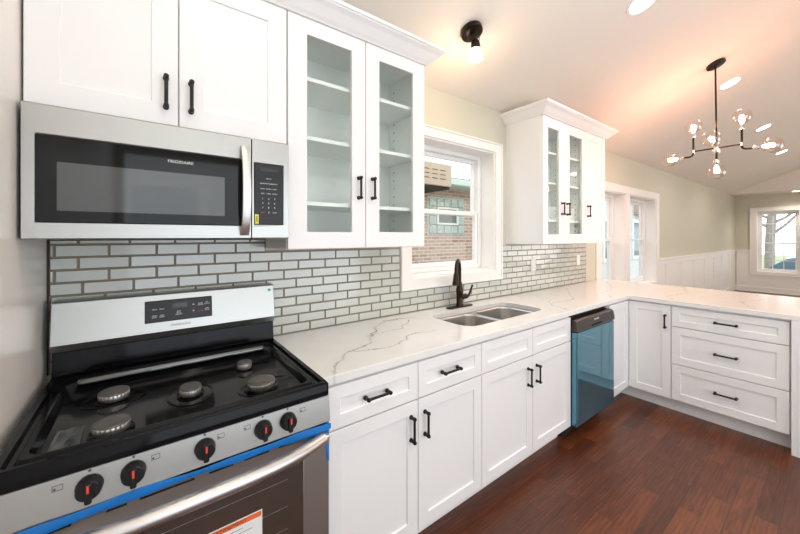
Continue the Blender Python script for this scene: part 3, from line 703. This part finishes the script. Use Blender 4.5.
# ------------------------------------------------------------ gas range
def gas_range():
    x0, x1 = -0.268, 0.499; XC = (x0+x1)/2; Y0 = -0.70
    c = empty('gas_range', (XC, -0.36, 0), 'stainless gas range with black cooktop beside the left wall', 'range')
    MB().box((x0+0.002, -0.655, 0.03), (x1-0.002, -0.02, 0.885)).box((x0+0.03, -0.60, 0.0), (x1-0.03, -0.08, 0.03)).build('body', M['plastic'], c, bevel=0.002)
    # cooktop: raised rim and a sunken pan
    o = rrect(x0, -0.715, x1, -0.075, 0.010, 3)
    def rr(ins_x, yb, yf, r): return rrect(x0+ins_x, yf, x1-ins_x, yb, r, 3)
    rings = []
    def ring(lst, z): rings.append([(x, y, z) for x, y in lst])
    ring(o, 0.886); ring(o, 0.922); ring(rr(0.006, -0.081, -0.709, 0.010), 0.930)
    ring(rr(0.020, -0.100, -0.700, 0.012), 0.930); ring(rr(0.026, -0.110, -0.694, 0.012), 0.921)
    ring(rr(0.036, -0.130, -0.688, 0.014), 0.921); ring(rr(0.042, -0.150, -0.682, 0.016), 0.931)
    ring(rr(0.054, -0.215, -0.674, 0.03), 0.931); ring(rr(0.068, -0.245, -0.664, 0.04), 0.912); ring(rr(0.10, -0.30, -0.63, 0.05), 0.909)
    ct = MB().loops(rings).build('cooktop', M['black'], c, smooth=True)
    # vent rail at the back of the cooktop
    MB().loops([[(x, y, z) for x, y in rrect(x0+0.085, -0.238, x1-0.085, -0.212, 0.012, 4)] for z in (0.929, 0.938)]+
               [[(x, y, 0.944) for x, y in rrect(x0+0.090, -0.233, x1-0.090, -0.217, 0.007, 4)]]).build('vent_rail', M['rail'], ct, smooth=True)
    def burner(x, y, r, oval=1.0):
        # shallow well ring, aluminium base, cap
        b = MB().lathe((x, y, 0.9085), [(r*1.22, 0), (r*1.22, 0.004), (r*1.12, 0.006), (r*1.05, 0.004), (r*0.98, 0.004), (r*0.98, 0.0)], 32, sy=oval).build('burner', M['black'], c, smooth=True)
        q = MB().lathe((x, y, 0.9125), [(r*0.90, 0), (r*0.96, 0.004), (r*0.96, 0.017), (r*0.90, 0.020), (0, 0.020)], 36, sy=oval)
        for k in range(24):
            a = 2*math.pi*k/24; ca, sa = math.cos(a), math.sin(a)*oval; px, py = -math.sin(a), math.cos(a)
            q.loops([[(x+ca*r*t+px*s, y+sa*r*t+py*s, 0.9125+z) for t, s in ((0.90, -0.0018), (1.0, -0.0018), (1.0, 0.0018), (0.90, 0.0018))] for z in (0.011, 0.0195)])
        q.build('burner_base', M['alu'], b, smooth=True)
        MB().lathe((x, y, 0.932), [(r*0.95, 0.0005), (r*0.98, 0.002), (r*0.96, 0.005), (r*0.90, 0.0065), (r*0.5, 0.0072), (0.0, 0.0074)], 36, sy=oval).build('burner_cap', M['burner'], b, smooth=True)
    burner(-0.080, -0.380, 0.039); burner(-0.072, -0.605, 0.040); burner(0.116, -0.487, 0.031, 1.2); burner(0.306, -0.365, 0.026); burner(0.314, -0.575, 0.044)
    # recessed spill dishes pressed beside the burners
    for (x, y, a, b_) in ((-0.078, -0.375, 0.085, 0.060), (0.116, -0.485, 0.065, 0.090), (0.345, -0.575, 0.105, 0.070)):
        m = MB(); n = 36; rg = []
        for t, z in ((1.0, 0.0), (1.0, 0.0015), (0.95, 0.0025), (0.90, 0.0015), (0.90, 0.0)):
            rg.append([(x+a*t*math.cos(2*math.pi*k/n), y+b_*t*math.sin(2*math.pi*k/n), 0.9088+z) for k in range(n)])
        m.loops(rg, closed=True).build('pressed_ring', M['black'], ct, smooth=True)
    # front control panel (leans back a little)
    prof = [(-0.655, 0.8855), (-0.7135, 0.8855), (-0.724, 0.800), (-0.655, 0.800)]
    m = MB(); prism_yz(m, prof, x0+0.001, x1-0.001); cp = m.build('control_panel', M['steel'], c, bevel=0.002)
    def fc(u, w_, d):                            # frame on the leaning face
        t = (w_-0.8855)/(0.800-0.8855); return (u, -0.7135-0.0105*t-d, w_)
    ny = Vector((0, -0.0855, 0.0105)).normalized()
    Mk = Matrix(((1,0,0),(0,0,-1),(0,1,0)))      # local z -> -Y
    for kx in (-0.104, -0.024, 0.129, 0.281, 0.356):
        p = fc(kx, 0.846, 0)
        k = MB().lathe(p, [(0.0255, 0), (0.0255, 0.003), (0.0235, 0.006), (0.023, 0.020), (0.020, 0.024), (0.0, 0.024)], 28, M=Mk).build('knob', M['plastic'], c, smooth=True)
        MB().loops([[(p[0]+a, p[1]-d, p[2]+b_) for a, b_ in ((-0.0065, -0.025), (0.0065, -0.025), (0.0065, 0.021), (-0.0065, 0.021))] for d in (0.018, 0.033)]).build('knob_grip', M['plastic'], k, bevel=0.003)
        MB().box((p[0]-0.0022, p[1]-0.0338, p[2]+0.002), (p[0]+0.0022, p[1]-0.033, p[2]+0.019)).build('red_pointer', M['red'], k)
        MB().box((p[0]-0.0025, fc(kx, 0.880, 0.001)[1], 0.8775), (p[0]+0.0025, fc(kx, 0.880, 0)[1]+0.002, 0.8825)).build('position_mark', M['ink'], cp)
    for (u, l) in ((-0.157, 1), (0.020, 1), (0.168, 1), (0.237, 1), (0.404, 1)):
        m = MB(); m.ring(fc, (u-0.009, 0.858, u+0.009, 0.870), (u-0.008, 0.859, u+0.008, 0.869), 0, 0.0006); m.box((u-0.007, 0.860, 0), (u-0.003, 0.864, 0.0006), fc)
        m.build('burner_symbol', M['ink'], cp)
    # oven door
    yd = -0.715
    fd = FY(-0.655)
    dr = MB().ring(fd, (x0+0.001, 0.215, x1-0.001, 0.788), (x0+0.075, 0.29, x1-0.092, 0.702), 0.001, 0.060).build('oven_door', M['steel'], c, bevel=0.003)
    MB().box((x0+0.07, 0.285, 0.040), (x1-0.088, 0.706, 0.054), fd).build('oven_window', M['oveng'], dr)
    m = MB()
    for z in (0.36, 0.43, 0.50, 0.57, 0.655): m.box((x0+0.12, z, 0.0545), (x1-0.14, z+0.0012, 0.0548), fd)
    m.build('rack_lines', M['alu'], dr)
    for a, b_ in ((-0.20, -0.135), (-0.075, -0.037), (-0.012, 0.105), (0.14, 0.20), (0.23, 0.30), (0.33, 0.39), (0.43, 0.47)): MB().box((a, 0.768, 0.0595), (b_, 0.773, 0.0608), fd).build('vent_slot', M['dark'], dr)
    hz = 0.757
    pts = []
    for k in range(17):
        t = -1+2*k/16; pts.append((XC+t*0.352, -0.735-0.050*(1-abs(t)**3.2), hz+0.012*0))
    MB().tube(pts, 0.0195, 16).build('door_handle', M['steelh'], dr, smooth=True)
    for s in (-1, 1): MB().box((XC+s*0.352-0.016, -0.752, hz-0.015), (XC+s*0.352+0.016, -0.714, hz+0.015)).build('handle_bracket', M['steelh'], dr, bevel=0.005, seg=2)
    st = MB().box((0.085, 0.315, 0.0545), (0.281, 0.600, 0.0552), fd).build('warning_label', M['paper'], dr)
    MB().box((0.088, 0.582, 0.0553), (0.278, 0.597, 0.0556), fd).build('label_header', M['ora'], st)
    text('header_text', 'AVERTISSEMENT', 0.0125, fd, (0.183, 0.5895, 0.0556), M['ink'], st, ext=0.0002, sx=1.2)
    m = MB()
    for i in range(16):
        m.box((0.095, 0.570-i*0.012, 0.0553), (0.272-random.random()*0.05, 0.5712-i*0.012, 0.0556), fd)
    m.build('fine_print', M['ink'], st)
    # blue tape across the gap, one tail hanging at the right
    m = MB(); n = 24; rings = []
    for k in range(n+1):
        t = k/n; x = x0+0.004+(x1-x0-0.006)*t; h = 0.0100+0.002*math.sin(9*t)+0.002*math.sin(23*t); zc = 0.789+0.003*math.sin(5*t)-0.004*t*0
        y = -0.7262-0.002*math.sin(14*t)
        rings.append([(x, y, zc-h), (x, y-0.002, zc-h*0.3), (x, y-0.001, zc+h), (x, y+0.0012, zc+h), (x, y+0.0012, zc-h)])
    m.loops(rings)
    m.loops([[(x1-0.016+dx_, y, z) for dx_, y in ((0, -0.7175), (0.013, -0.7175), (0.013, -0.7160), (0, -0.7160))] for z in (0.80, 0.74)]+[[(x1-0.014+dx_, y, 0.665) for dx_, y in ((0.005, -0.7185), (0.011, -0.7185), (0.011, -0.7165), (0.005, -0.7165))]])
    m.build('protective_tape', M['tape'], c, smooth=True)
    # storage drawer
    MB().box((x0+0.001, 0.045, 0.001), (x1-0.001, 0.205, 0.055), fd).build('storage_drawer', M['steel'], c, bevel=0.004)
    # backguard
    m = MB(); prism_yz(m, [(-0.018, 0.885), (-0.098, 0.925), (-0.088, 1.012), (-0.018, 1.012)], x0+0.003, x1-0.003); m.build('backguard_base', M['black'], c, bevel=0.003)
    m = MB(); prism_yz(m, [(-0.018, 1.0125), (-0.098, 1.0125), (-0.112, 1.040), (-0.086, 1.184), (-0.076, 1.190), (-0.018, 1.190)], x0, x1); bgd = m.build('backguard', M['steel'], c, bevel=0.003)
    def fg(u, w_, d): t = (w_-1.040)/(1.184-1.040); return (u, -0.112+0.026*t-d, w_)
    dp = MB().box((-0.004, 1.077, -0.003), (0.232, 1.163, 0.0025), fg).build('display_panel', M['plastic'], bgd, bevel=0.003, seg=2)
    MB().box((0.088, 1.128, 0.0025), (0.140, 1.147, 0.003), fg).build('display', M['disp'], dp)
    for s, u, w_ in (('BAKE', 0.028, 1.129), ('BROIL', 0.052, 1.129), ('OVEN\nLIGHT', 0.028, 1.101), ('KEEP\nWARM', 0.052, 1.101), ('BAKE\nBROIL\nPREHEAT', 0.110, 1.107), ('TIMER\nON/OFF', 0.188, 1.133), ('SET\nCLOCK', 0.212, 1.136), ('OVEN\nLOCK', 0.212, 1.110)):
        text('button_text', s, 0.0062, fg, (u, w_, 0.0026), M['whiteink'], dp, ext=0.0002)
    text('button_text', 'CANCEL', 0.0062, fg, (0.188, 1.106, 0.0026), M['red'], dp, ext=0.0002)
    for w_, s in ((1.136, 1), (1.108, -1)):
        MB().add([fg(0.158, w_-0.003*s, 0.0028), fg(0.166, w_-0.003*s, 0.0028), fg(0.162, w_+0.003*s, 0.0028)], [(0, 1, 2)]).build('arrow', M['whiteink'], dp)
    text('brand_text', 'FRIGIDAIRE', 0.0125, fg, (0.116, 1.060, 0.0003), M['ink'], bgd, ext=0.0002, sx=1.1)
    MB().lathe(fg(x1-0.022, 1.165, 0), [(0.006, 0), (0.006, 0.0012), (0, 0.0012)], 16, M=Mk, sx=1.3).build('green_sticker', M['green'], bgd)
gas_range()

# clear plastic bag left on the cooktop
def bag():
    n, m_ = 12, 14; P = [Vector((-0.186, -0.530, 0)), Vector((-0.132, -0.535, 0)), Vector((-0.130, -0.645, 0)), Vector((-0.186, -0.645, 0))]
    rr = random.Random(3); vs = []; fs = []
    for lay in (0, 1):
        for i in range(n):
            for j in range(m_):
                s, t = i/(n-1), j/(m_-1)
                p = (P[0]*(1-s)+P[1]*s)*(1-t)+(P[3]*(1-s)+P[2]*s)*t
                e = min(s, 1-s, t, 1-t)
                vs.append((p.x, p.y, 0.9135+(0.001+0.009*min(1, e*5)*(0.5+0.5*math.sin(7*s+5*t))*lay+rr.uniform(0, 0.0012) if lay else 0)))
        for i in range(n-1):
            for j in range(m_-1):
                a = lay*n*m_+i*m_+j; fs.append((a, a+1, a+m_+1, a+m_))
    o = MB().add(vs, fs).build('plastic_bag', M['bag'], smooth=True); tag(o, 'small clear plastic bag lying on the left front of the cooktop', 'bag')
bag()

# ------------------------------------------------------------ microwave
def microwave():
    x0, x1, z0, z1, yf = -0.281, 0.474, 1.416, 1.807, -0.380
    c = empty('microwave', (0.1, -0.19, z0), 'stainless over-the-range microwave with dark glass door', 'microwave')
    MB().box((x0+0.002, -0.345, z0+0.004), (x1-0.002, -0.012, z1-0.001)).build('body', M['plastic'], c)
    m = MB()
    for i in range(14): m.box((x0+0.08+i*0.012, -0.30, z0+0.001), (x0+0.086+i*0.012, -0.12, z0+0.0038))
    m.build('underside_filter', M['alu'], c); m = MB()
    for i in range(14): m.box((x1-0.25+i*0.012, -0.30, z0+0.001), (x1-0.244+i*0.012, -0.12, z0+0.0038))
    m.build('underside_filter', M['alu'], c)
    MB().box((x0+0.004, -0.375, z0), (x1-0.004, -0.10, z0+0.0038)).build('underside', M['dark'], c)
    f = FY(-0.3455); th = 0.0345
    dr = MB().ring(f, (x0, z0+0.0, 0.3275, z1), (-0.252, 1.466, 0.300, 1.718), 0.0, th).build('door', M['steel'], c, bevel=0.003)
    gw = MB().box((-0.253, 1.465, 0.01), (0.3005, 1.719, th+0.001), f).build('door_glass', M['blackg'], dr, bevel=0.002)
    MB().box((-0.208, 1.500, th+0.001), (0.234, 1.643, th+0.0016), f).build('viewing_window', M['mwwin'], gw)
    text('brand_text', 'FRIGIDAIRE', 0.0135, f, (0.097, 1.681, th+0.001), M['whiteink'], gw, ext=0.0002, sx=1.1)
    pts = [(0.303, -0.382-0.036*math.sin(math.pi*k/14)**0.6, z0+0.012+(z1-z0-0.050)*k/14) for k in range(15)]
    rings = [[(p[0]+a, p[1]+b_, p[2]) for a, b_ in ((-0.016, 0), (-0.014, -0.007), (0, -0.010), (0.014, -0.007), (0.016, 0), (0.012, 0.005), (-0.012, 0.005))] for p in pts]
    MB().loops(rings).build('door_handle', M['steelh'], dr, smooth=True)
    cp = MB().ring(f, (0.330, z0, x1, z1), (0.339, 1.471, 0.452, 1.713), 0.0, th).build('control_side', M['steel'], c, bevel=0.003)
    kp = MB().box((0.3385, 1.4705, 0.01), (0.4525, 1.7135, th+0.0005), f).build('keypad', M['plastic'], cp, bevel=0.002)
    d = th+0.0006
    MB().box((0.362, 1.683, d), (0.428, 1.698, d+0.0003), f).build('display', M['disp'], kp)
    rows = [(1.654, ('', 'SENSOR', '')), (1.634, ('REHEAT', 'POPCORN', 'DEFROST')), (1.613, ('BAKED', 'SOFTEN', 'COOK')), (1.594, ('MELT', 'TIMER', 'POWER')), (1.574, ('1', '2', '3')), (1.556, ('4', '5', '6')), (1.538, ('7', '8', '9')), (1.519, ('STOP', '0', 'START'))]
    for z, t in rows:
        for s, u in zip(t, (0.370, 0.393, 0.416)):
            if s: text('key_text', s, 0.0095 if len(s) == 1 else 0.0058, f, (u, z, d), M['red'] if s == 'STOP' else M['whiteink'], kp, ext=0.0002)
    MB().box((0.3405, 1.474, d), (0.3545, 1.511, d+0.0006), f).build('yellow_sticker', M['yellow'], kp)
    m = MB()
    for k in range(3): m.box((0.344+k*0.003, 1.480, d+0.0007), (0.3452+k*0.003, 1.505, d+0.0009), f)
    m.build('sticker_print', M['ink'], kp)
M['mwwin'] = pm('grey_viewing_window', (0.075, 0.080, 0.080), 0.06, 0.0, 0.5)
microwave()

# ------------------------------------------------------------ ceiling fixtures
def on_slope(x, y): return Vector((x, y, ZW-SL*y))
NS = Vector((0, -SL, -1)).normalized()          # points down into the room, from the slope
def basis(n):
    u = Vector((1, 0, 0)); v = n.cross(u).normalized(); return Matrix((u, v, n)).transposed()
MS = basis(NS)
def can(x, y, label, flat=None, power=24):
    p = on_slope(x, y) if flat is None else Vector((x, y, flat)); Mx = MS if flat is None else basis(Vector((0, 0, -1)))
    n = NS if flat is None else Vector((0, 0, -1))
    r = empty('recessed_light', p, label, 'ceiling light', 'recessed lights in the sloped ceiling' if flat is None else None)
    MB().lathe(p+n*0.0005, [(0.090, 0), (0.088, 0.004), (0.074, 0.006), (0.070, 0.003), (0.070, 0.0)], 28, M=Mx).build('trim_ring', M['trim'], r, smooth=True)
    MB().lathe(p+n*0.0040, [(0.072, 0), (0.072, 0.003), (0, 0.003)], 28, M=Mx).build('lens', M['canled'], r)
    l = bpy.data.lights.new('recessed_lamp', 'SPOT'); l.energy = power; l.color = (1.0, 0.90, 0.80); l.spot_size = R(150); l.spot_blend = 0.7; l.shadow_soft_size = 0.06
    o = bpy.data.objects.new('recessed_lamp', l); COL.objects.link(o); o.location = p+n*0.03
    return r
can(0.34, -1.01, 'round recessed ceiling light over the range', power=5)
can(2.47, -1.01, 'round recessed ceiling light at the top edge, nearest the camera')
can(4.54, -1.095, 'round recessed ceiling light just right of the chandelier rod')
can(6.76, -1.095, 'round recessed ceiling light above the right chandelier arm')
can(8.97, -1.095, 'round recessed ceiling light partly behind the right chandelier bulb')
can(11.98, -1.10, 'round recessed light in the low ceiling above the far window', flat=2.47)

def chandelier():
    T = on_slope(3.915, -1.095); HB = Vector((3.95, -1.10, 2.19)); T.x = 3.935
    c = empty('chandelier', T, 'dark metal chandelier with six clear globe bulbs over the peninsula', 'chandelier')
    MB().lathe(T, [(0.066, 0.0), (0.066, 0.018), (0.060, 0.022), (0, 0.022)], 32, M=MS).build('canopy', M['handle'], c, smooth=True)
    MB().tube([T+Vector((0, 0, -0.012)), (T.x+0.002, T.y, T.z-0.05), (HB.x, HB.y, HB.z+0.03)], 0.0065, 12).build('rod', M['bronze'], c, smooth=True)
    MB().lathe(HB, [(0.0, -0.045), (0.020, -0.045), (0.024, -0.040), (0.024, 0.040), (0.020, 0.045), (0, 0.045)], 20).build('hub', M['chrome'], c, smooth=True)
    def bulb(p, d):
        d = d.normalized(); u = Vector((0, 0, 1)) if abs(d.z) < 0.9 else Vector((1, 0, 0)); a = d.cross(u).normalized(); b_ = d.cross(a)
        Mb = Matrix((a, b_, d)).transposed()
        s = MB().lathe(p, [(0.0, 0.0), (0.015, 0), (0.017, 0.004), (0.017, 0.030), (0.013, 0.036), (0.0, 0.036)], 16, M=Mb).build('socket', M['chrome'], c, smooth=True)
        rg = 0.062; prof = [(0.012, 0.036), (0.016, 0.048)]
        cz = 0.048+rg*0.96
        for k in range(1, 15):
            t = R(163)-R(163)*k/14; prof.append((max(0.0004, rg*math.sin(t)), cz-rg*math.cos(t)*-1 if False else cz+rg*math.cos(t)))
        g_ = MB().lathe(p, prof, 28, M=Mb).build('globe_bulb', M['globe'], c, smooth=True)
        f_ = MB()
        for k in range(5):
            a0 = 2*math.pi*k/5
            pts = [p+Mb@Vector((0.006*math.cos(a0), 0.006*math.sin(a0), 0.05)), p+Mb@Vector((0.018*math.cos(a0), 0.018*math.sin(a0), 0.085)), p+Mb@Vector((0.012*math.cos(a0), 0.012*math.sin(a0), 0.12))]
            f_.tube(pts, 0.0022, 6)
        f_.build('filament', M['fil'], g_)
        pl = p+d*(cz*1.0)
        point('bulb_glow', pl, 3.9, (1.0, 0.44, 0.26), 0.02)
    for s in (-1, 1):
        J = HB+Vector((0, s*0.155, 0))
        MB().tube([HB+Vector((0, s*0.02, 0)), J], 0.0062, 10).build('arm', M['bronze'], c, smooth=True)
        MB().lathe(J, [(0, -0.014), (0.011, -0.014), (0.011, 0.014), (0, 0.014)], 14).build('joint', M['chrome'], c, smooth=True)
        MB().tube([J+Vector((0, 0, 0.01)), J+Vector((0, 0, 0.125))], 0.0075, 10).build('upright', M['bronze'], c, smooth=True)
        bulb(J+Vector((0, 0, 0.120)), Vector((0, 0, 1)))
        pts = [J+Vector((0, 0, -0.01))]+[J+Vector((0, s*0.03*(1-math.cos(R(a))), -0.015-0.03*math.sin(R(a)))) for a in (0, 25, 50, 75, 90)]+[J+Vector((0, s*0.068, -0.045))]
        MB().tube(pts, 0.0075, 10).build('elbow', M['bronze'], c, smooth=True)
        bulb(J+Vector((0, s*0.064, -0.045)), Vector((0, s, 0)))
    MB().tube([HB+Vector((0, 0, -0.04)), HB+Vector((0, 0, -0.105))], 0.0075, 10).build('upright', M['bronze'], c, smooth=True)
    bulb(HB+Vector((0, 0, -0.10)), Vector((0, 0, -1)))
    MB().tube([HB+Vector((-0.02, 0, 0.02)), HB+Vector((-0.12, -0.004, 0.03))], 0.0075, 10).build('arm', M['bronze'], c, smooth=True)
    bulb(HB+Vector((-0.115, -0.004, 0.03)), Vector((-1, 0, 0.12)))
chandelier()

def spotlight():
    p = on_slope(1.545, -0.43)
    c = empty('ceiling_spotlight', p, 'bronze swivel ceiling spotlight with frosted shade above the sink', 'spotlight')
    MB().lathe(p, [(0.064, 0.0), (0.066, 0.006), (0.064, 0.026), (0.056, 0.032), (0, 0.034)], 32, M=MS).build('canopy', M['bronze'], c, smooth=True)
    q = p+NS*0.034
    e = Vector((p.x+0.014, p.y-0.022, p.z-0.072))
    MB().tube([q-NS*0.004, (q+e)/2, e], 0.008, 12).build('stem', M['bronze'], c, smooth=True)
    ax = Vector((0.13, 0.10, -1)).normalized(); a = ax.cross(Vector((0, 1, 0))).normalized(); b_ = ax.cross(a); Mb = Matrix((a, b_, ax)).transposed()
    e2 = e
    MB().tube([e+a*0.034, e-a*0.034], 0.004, 8).tube([e+a*0.034, e+a*0.034-ax*0.030], 0.0022, 6).tube([e-a*0.034, e-a*0.034-ax*0.030], 0.0022, 6).build('yoke', M['bronze'], c, smooth=True)
    MB().lathe(e2, [(0, -0.012), (0.014, -0.010), (0.024, 0.004), (0.028, 0.022), (0.028, 0.040), (0, 0.040)], 20, M=Mb).build('lamp_cup', M['bronze'], c, smooth=True)
    MB().lathe(e2, [(0.026, 0.040), (0.028, 0.050), (0.041, 0.100), (0.042, 0.104), (0.038, 0.104), (0.022, 0.060), (0, 0.060)], 24, M=Mb).build('lamp_shade', M['shade'], c, smooth=True)
    l = bpy.data.lights.new('spot_glow', 'POINT'); l.energy = 1.9; l.color = (1.0, 0.68, 0.36); l.shadow_soft_size = 0.035
    o = bpy.data.objects.new('spot_glow', l); COL.objects.link(o); o.location = e2+ax*0.17
spotlight()

# ------------------------------------------------------------ outside
struct(MB().box((-20, -40, -1.0), (60, 40, -0.82)), 'ground', M['grass'])
struct(MB().box((17.2, -40, -0.8198), (21.8, 40, -0.80)), 'street', M['snowroad'])
struct(MB().box((-8, 0.6, -0.8198), (16.0, 2.9, -0.80)), 'side_path', M['snowroad'])
YN = 3.0; fn = FY(YN)
nb = empty('neighbour_house', (5, 5, -0.82), 'brick neighbouring house seen through the sink window', 'house')
MB().box((-3, YN, -0.82), (10.0, 9, 2.36)).build('brick_wall', M['brick'], nb)
MB().box((-3.2, YN-0.45, 2.36), (10.2, 9.2, 2.50)).build('eave', M['gutter'], nb, bevel=0.02)
m = MB(); prism_yz(m, [(YN-0.45, 2.50), (6, 3.04), (9.2, 2.50)], -3.2, 10.2); m.build('roof', M['shingle'], nb)
m = MB()
gx0, gx1, gz0, gz1 = 4.27, 5.24, 1.47, 2.17; nx, nz = 5, 4
gw = MB().box((gx0-0.02, gz0-0.02, 0.0005), (gx1+0.02, gz1+0.02, 0.012), fn).build('glass_block_window', M['siding'], nb)
for i in range(nx):
    for j in range(nz):
        if 1 <= i <= 3 and 1 <= j <= 2: continue
        a = gx0+(gx1-gx0)*i/nx; b_ = gz0+(gz1-gz0)*j/nz
        m.box((a+0.008, b_+0.008, 0.012), (a+(gx1-gx0)/nx-0.008, b_+(gz1-gz0)/nz-0.008, 0.045), fn)
m.build('glass_blocks', M['gblock'], gw, bevel=0.012, seg=2)
vt = MB().ring(fn, (4.465, 1.65, 5.045, 1.99), (4.50, 1.685, 5.01, 1.955), 0.012, 0.06).build('vent_frame', M['vinyl'], gw)
MB().box((4.495, 1.68, 0.02), (5.015, 1.96, 0.03), fn).build('vent_pane', M['grey'], vt)
bx = empty('wall_box', (4.3, YN-0.4, 2.35), 'tan louvred box high on the brick wall outside the sink window', 'wall unit')
MB().box((3.05, 2.25, 0.50), (4.11, 2.62, 0.78), fn).build('box_body', M['bxt'], bx, bevel=0.01)
MB().box((3.08, 2.215, 0.03), (4.10, 2.25, 0.74), fn).box((3.2, 2.25, 0.0), (3.3, 2.35, 0.5), fn).box((3.9, 2.25, 0.0), (4.0, 2.35, 0.5), fn).build('bracket', M['dark'], bx)
m = MB()
for k in range(3):
    for i in range(4): m.box((3.30+i*0.18, 2.36+k*0.07, 0.7805), (3.42+i*0.18, 2.37+k*0.07, 0.784), fn)
m.build('louvres', M['dark'], bx)

h2 = empty('neighbour_house', (16, 6, -0.82), 'pale sided house seen through the pair of dining windows', 'house')
MB().box((12.2, 3.4, -0.82), (24, 9, 3.6)).build('wall', M['siding'], h2)
m = MB(); prism_yz(m, [(2.9, 3.6), (6.2, 5.2), (9.5, 3.6)], 11.8, 24.4); m.build('roof', M['shingle'], h2)
for xx in (13.6, 16.3):
    q = MB().ring(FY(3.4), (xx-0.75, 0.5, xx+0.75, 2.1), (xx-0.62, 0.63, xx+0.62, 1.97), 0, 0.05).build('window', M['vinyl'], h2)
    MB().box((xx-0.62, 0.63, 0.001), (xx+0.62, 1.97, 0.02), FY(3.4)).build('pane', M['carg'], q)
MB().box((15.8, 3.0, 2.3), (16.7, 3.399, 4.6)).build('chimney', M['brick'], h2)

def tree(x, y, rad, label, seed):
    rr = random.Random(seed); o = empty('bare_tree', (x, y, -0.82), label, 'tree')
    m = MB()
    m.tube([(x, y, -0.82), (x, y, -0.5), (x+0.02, y, 1.0), (x+0.05, y-0.05, 2.2), (x+0.1, y-0.2, 4.0)], [rad*1.5, rad*1.1, rad, rad*0.95, rad*0.6], 14)
    def br(p, d, L_, r, dep):
        pts = [p]; q = p.copy(); dd = d.copy()
        for k in range(4):
            dd = (dd+Vector((rr.uniform(-.25,.25), rr.uniform(-.25,.25), rr.uniform(-.1,.25)))).normalized(); q = q+dd*L_/4; pts.append(q.copy())
        m.tube(pts, [r, r*.85, r*.7, r*.55, r*.4], 7)
        if dep > 0:
            for k in range(4):
                i = rr.choice((1, 2, 3, 4)); nd = (dd+Vector((rr.uniform(-.9,.9), rr.uniform(-.9,.9), rr.uniform(-.4,.8)))).normalized()
                br(pts[i], nd, L_*0.62, r*0.45, dep-1)
    for k in range(13):
        z = rr.uniform(1.6, 4.0); a = rr.uniform(0, 6.28) if k > 3 else (-1.6, 1.4, -1.2, 1.8)[k]
        br(Vector((x+0.05, y-0.05, z if k > 3 else 1.5+0.25*k)), Vector((0.3*math.cos(a), math.sin(a), rr.uniform(0.15, 0.8))).normalized(), rr.uniform(1.6, 2.8), rad*0.38, 2)
    m.build('branches', M['bark'], o, smooth=True)
tree(23.5, 0.38, 0.17, 'bare tree with a thick trunk outside the far window', 5)
tree(34, -3.2, 0.22, 'thin bare tree further back across the street', 9)

def car():
    x0, x1 = 19.0, 20.75; g0 = -0.80
    c = empty('parked_car', (19.9, -2.2, g0), 'pale blue car parked in the street outside the far window', 'car')
    yf = 0.85; prof = [(yf, 0.25), (yf+0.05, 0.55), (yf-0.1, 0.72), (yf-0.55, 0.84), (yf-0.85, 0.90), (yf-4.2, 0.95), (yf-4.35, 0.55), (yf-4.3, 0.25)]
    m = MB(); m.loops([[(x, y, g0+z) for y, z in prof] for x in (x0, x1)]); m.build('car_body', M['carp'], c, bevel=0.06, seg=2)
    cab = [(yf-0.70, 0.90), (yf-1.30, 1.38), (yf-1.7, 1.44), (yf-2.9, 1.42), (yf-3.8, 0.94)]
    m = MB(); m.loops([[(x, y, g0+z) for y, z in cab] for x in (x0+0.12, x1-0.12)]); m.build('cabin_glass', M['carg'], c, bevel=0.05, seg=2)
    m = MB(); m.loops([[(x, y, g0+z) for y, z in ((yf-1.28, 1.40), (yf-1.7, 1.47), (yf-2.9, 1.45), (yf-3.0, 1.42))] for x in (x0+0.14, x1-0.14)]); m.build('roof', M['carp'], c, bevel=0.01)
    for y in (yf-0.8, yf-3.5):
        for x in (x0+0.02, x1-0.22):
            MB().tube([(x, y, g0+0.32), (x+0.2, y, g0+0.32)], 0.32, 20).build('wheel', M['tyre'], c, smooth=True)
car()
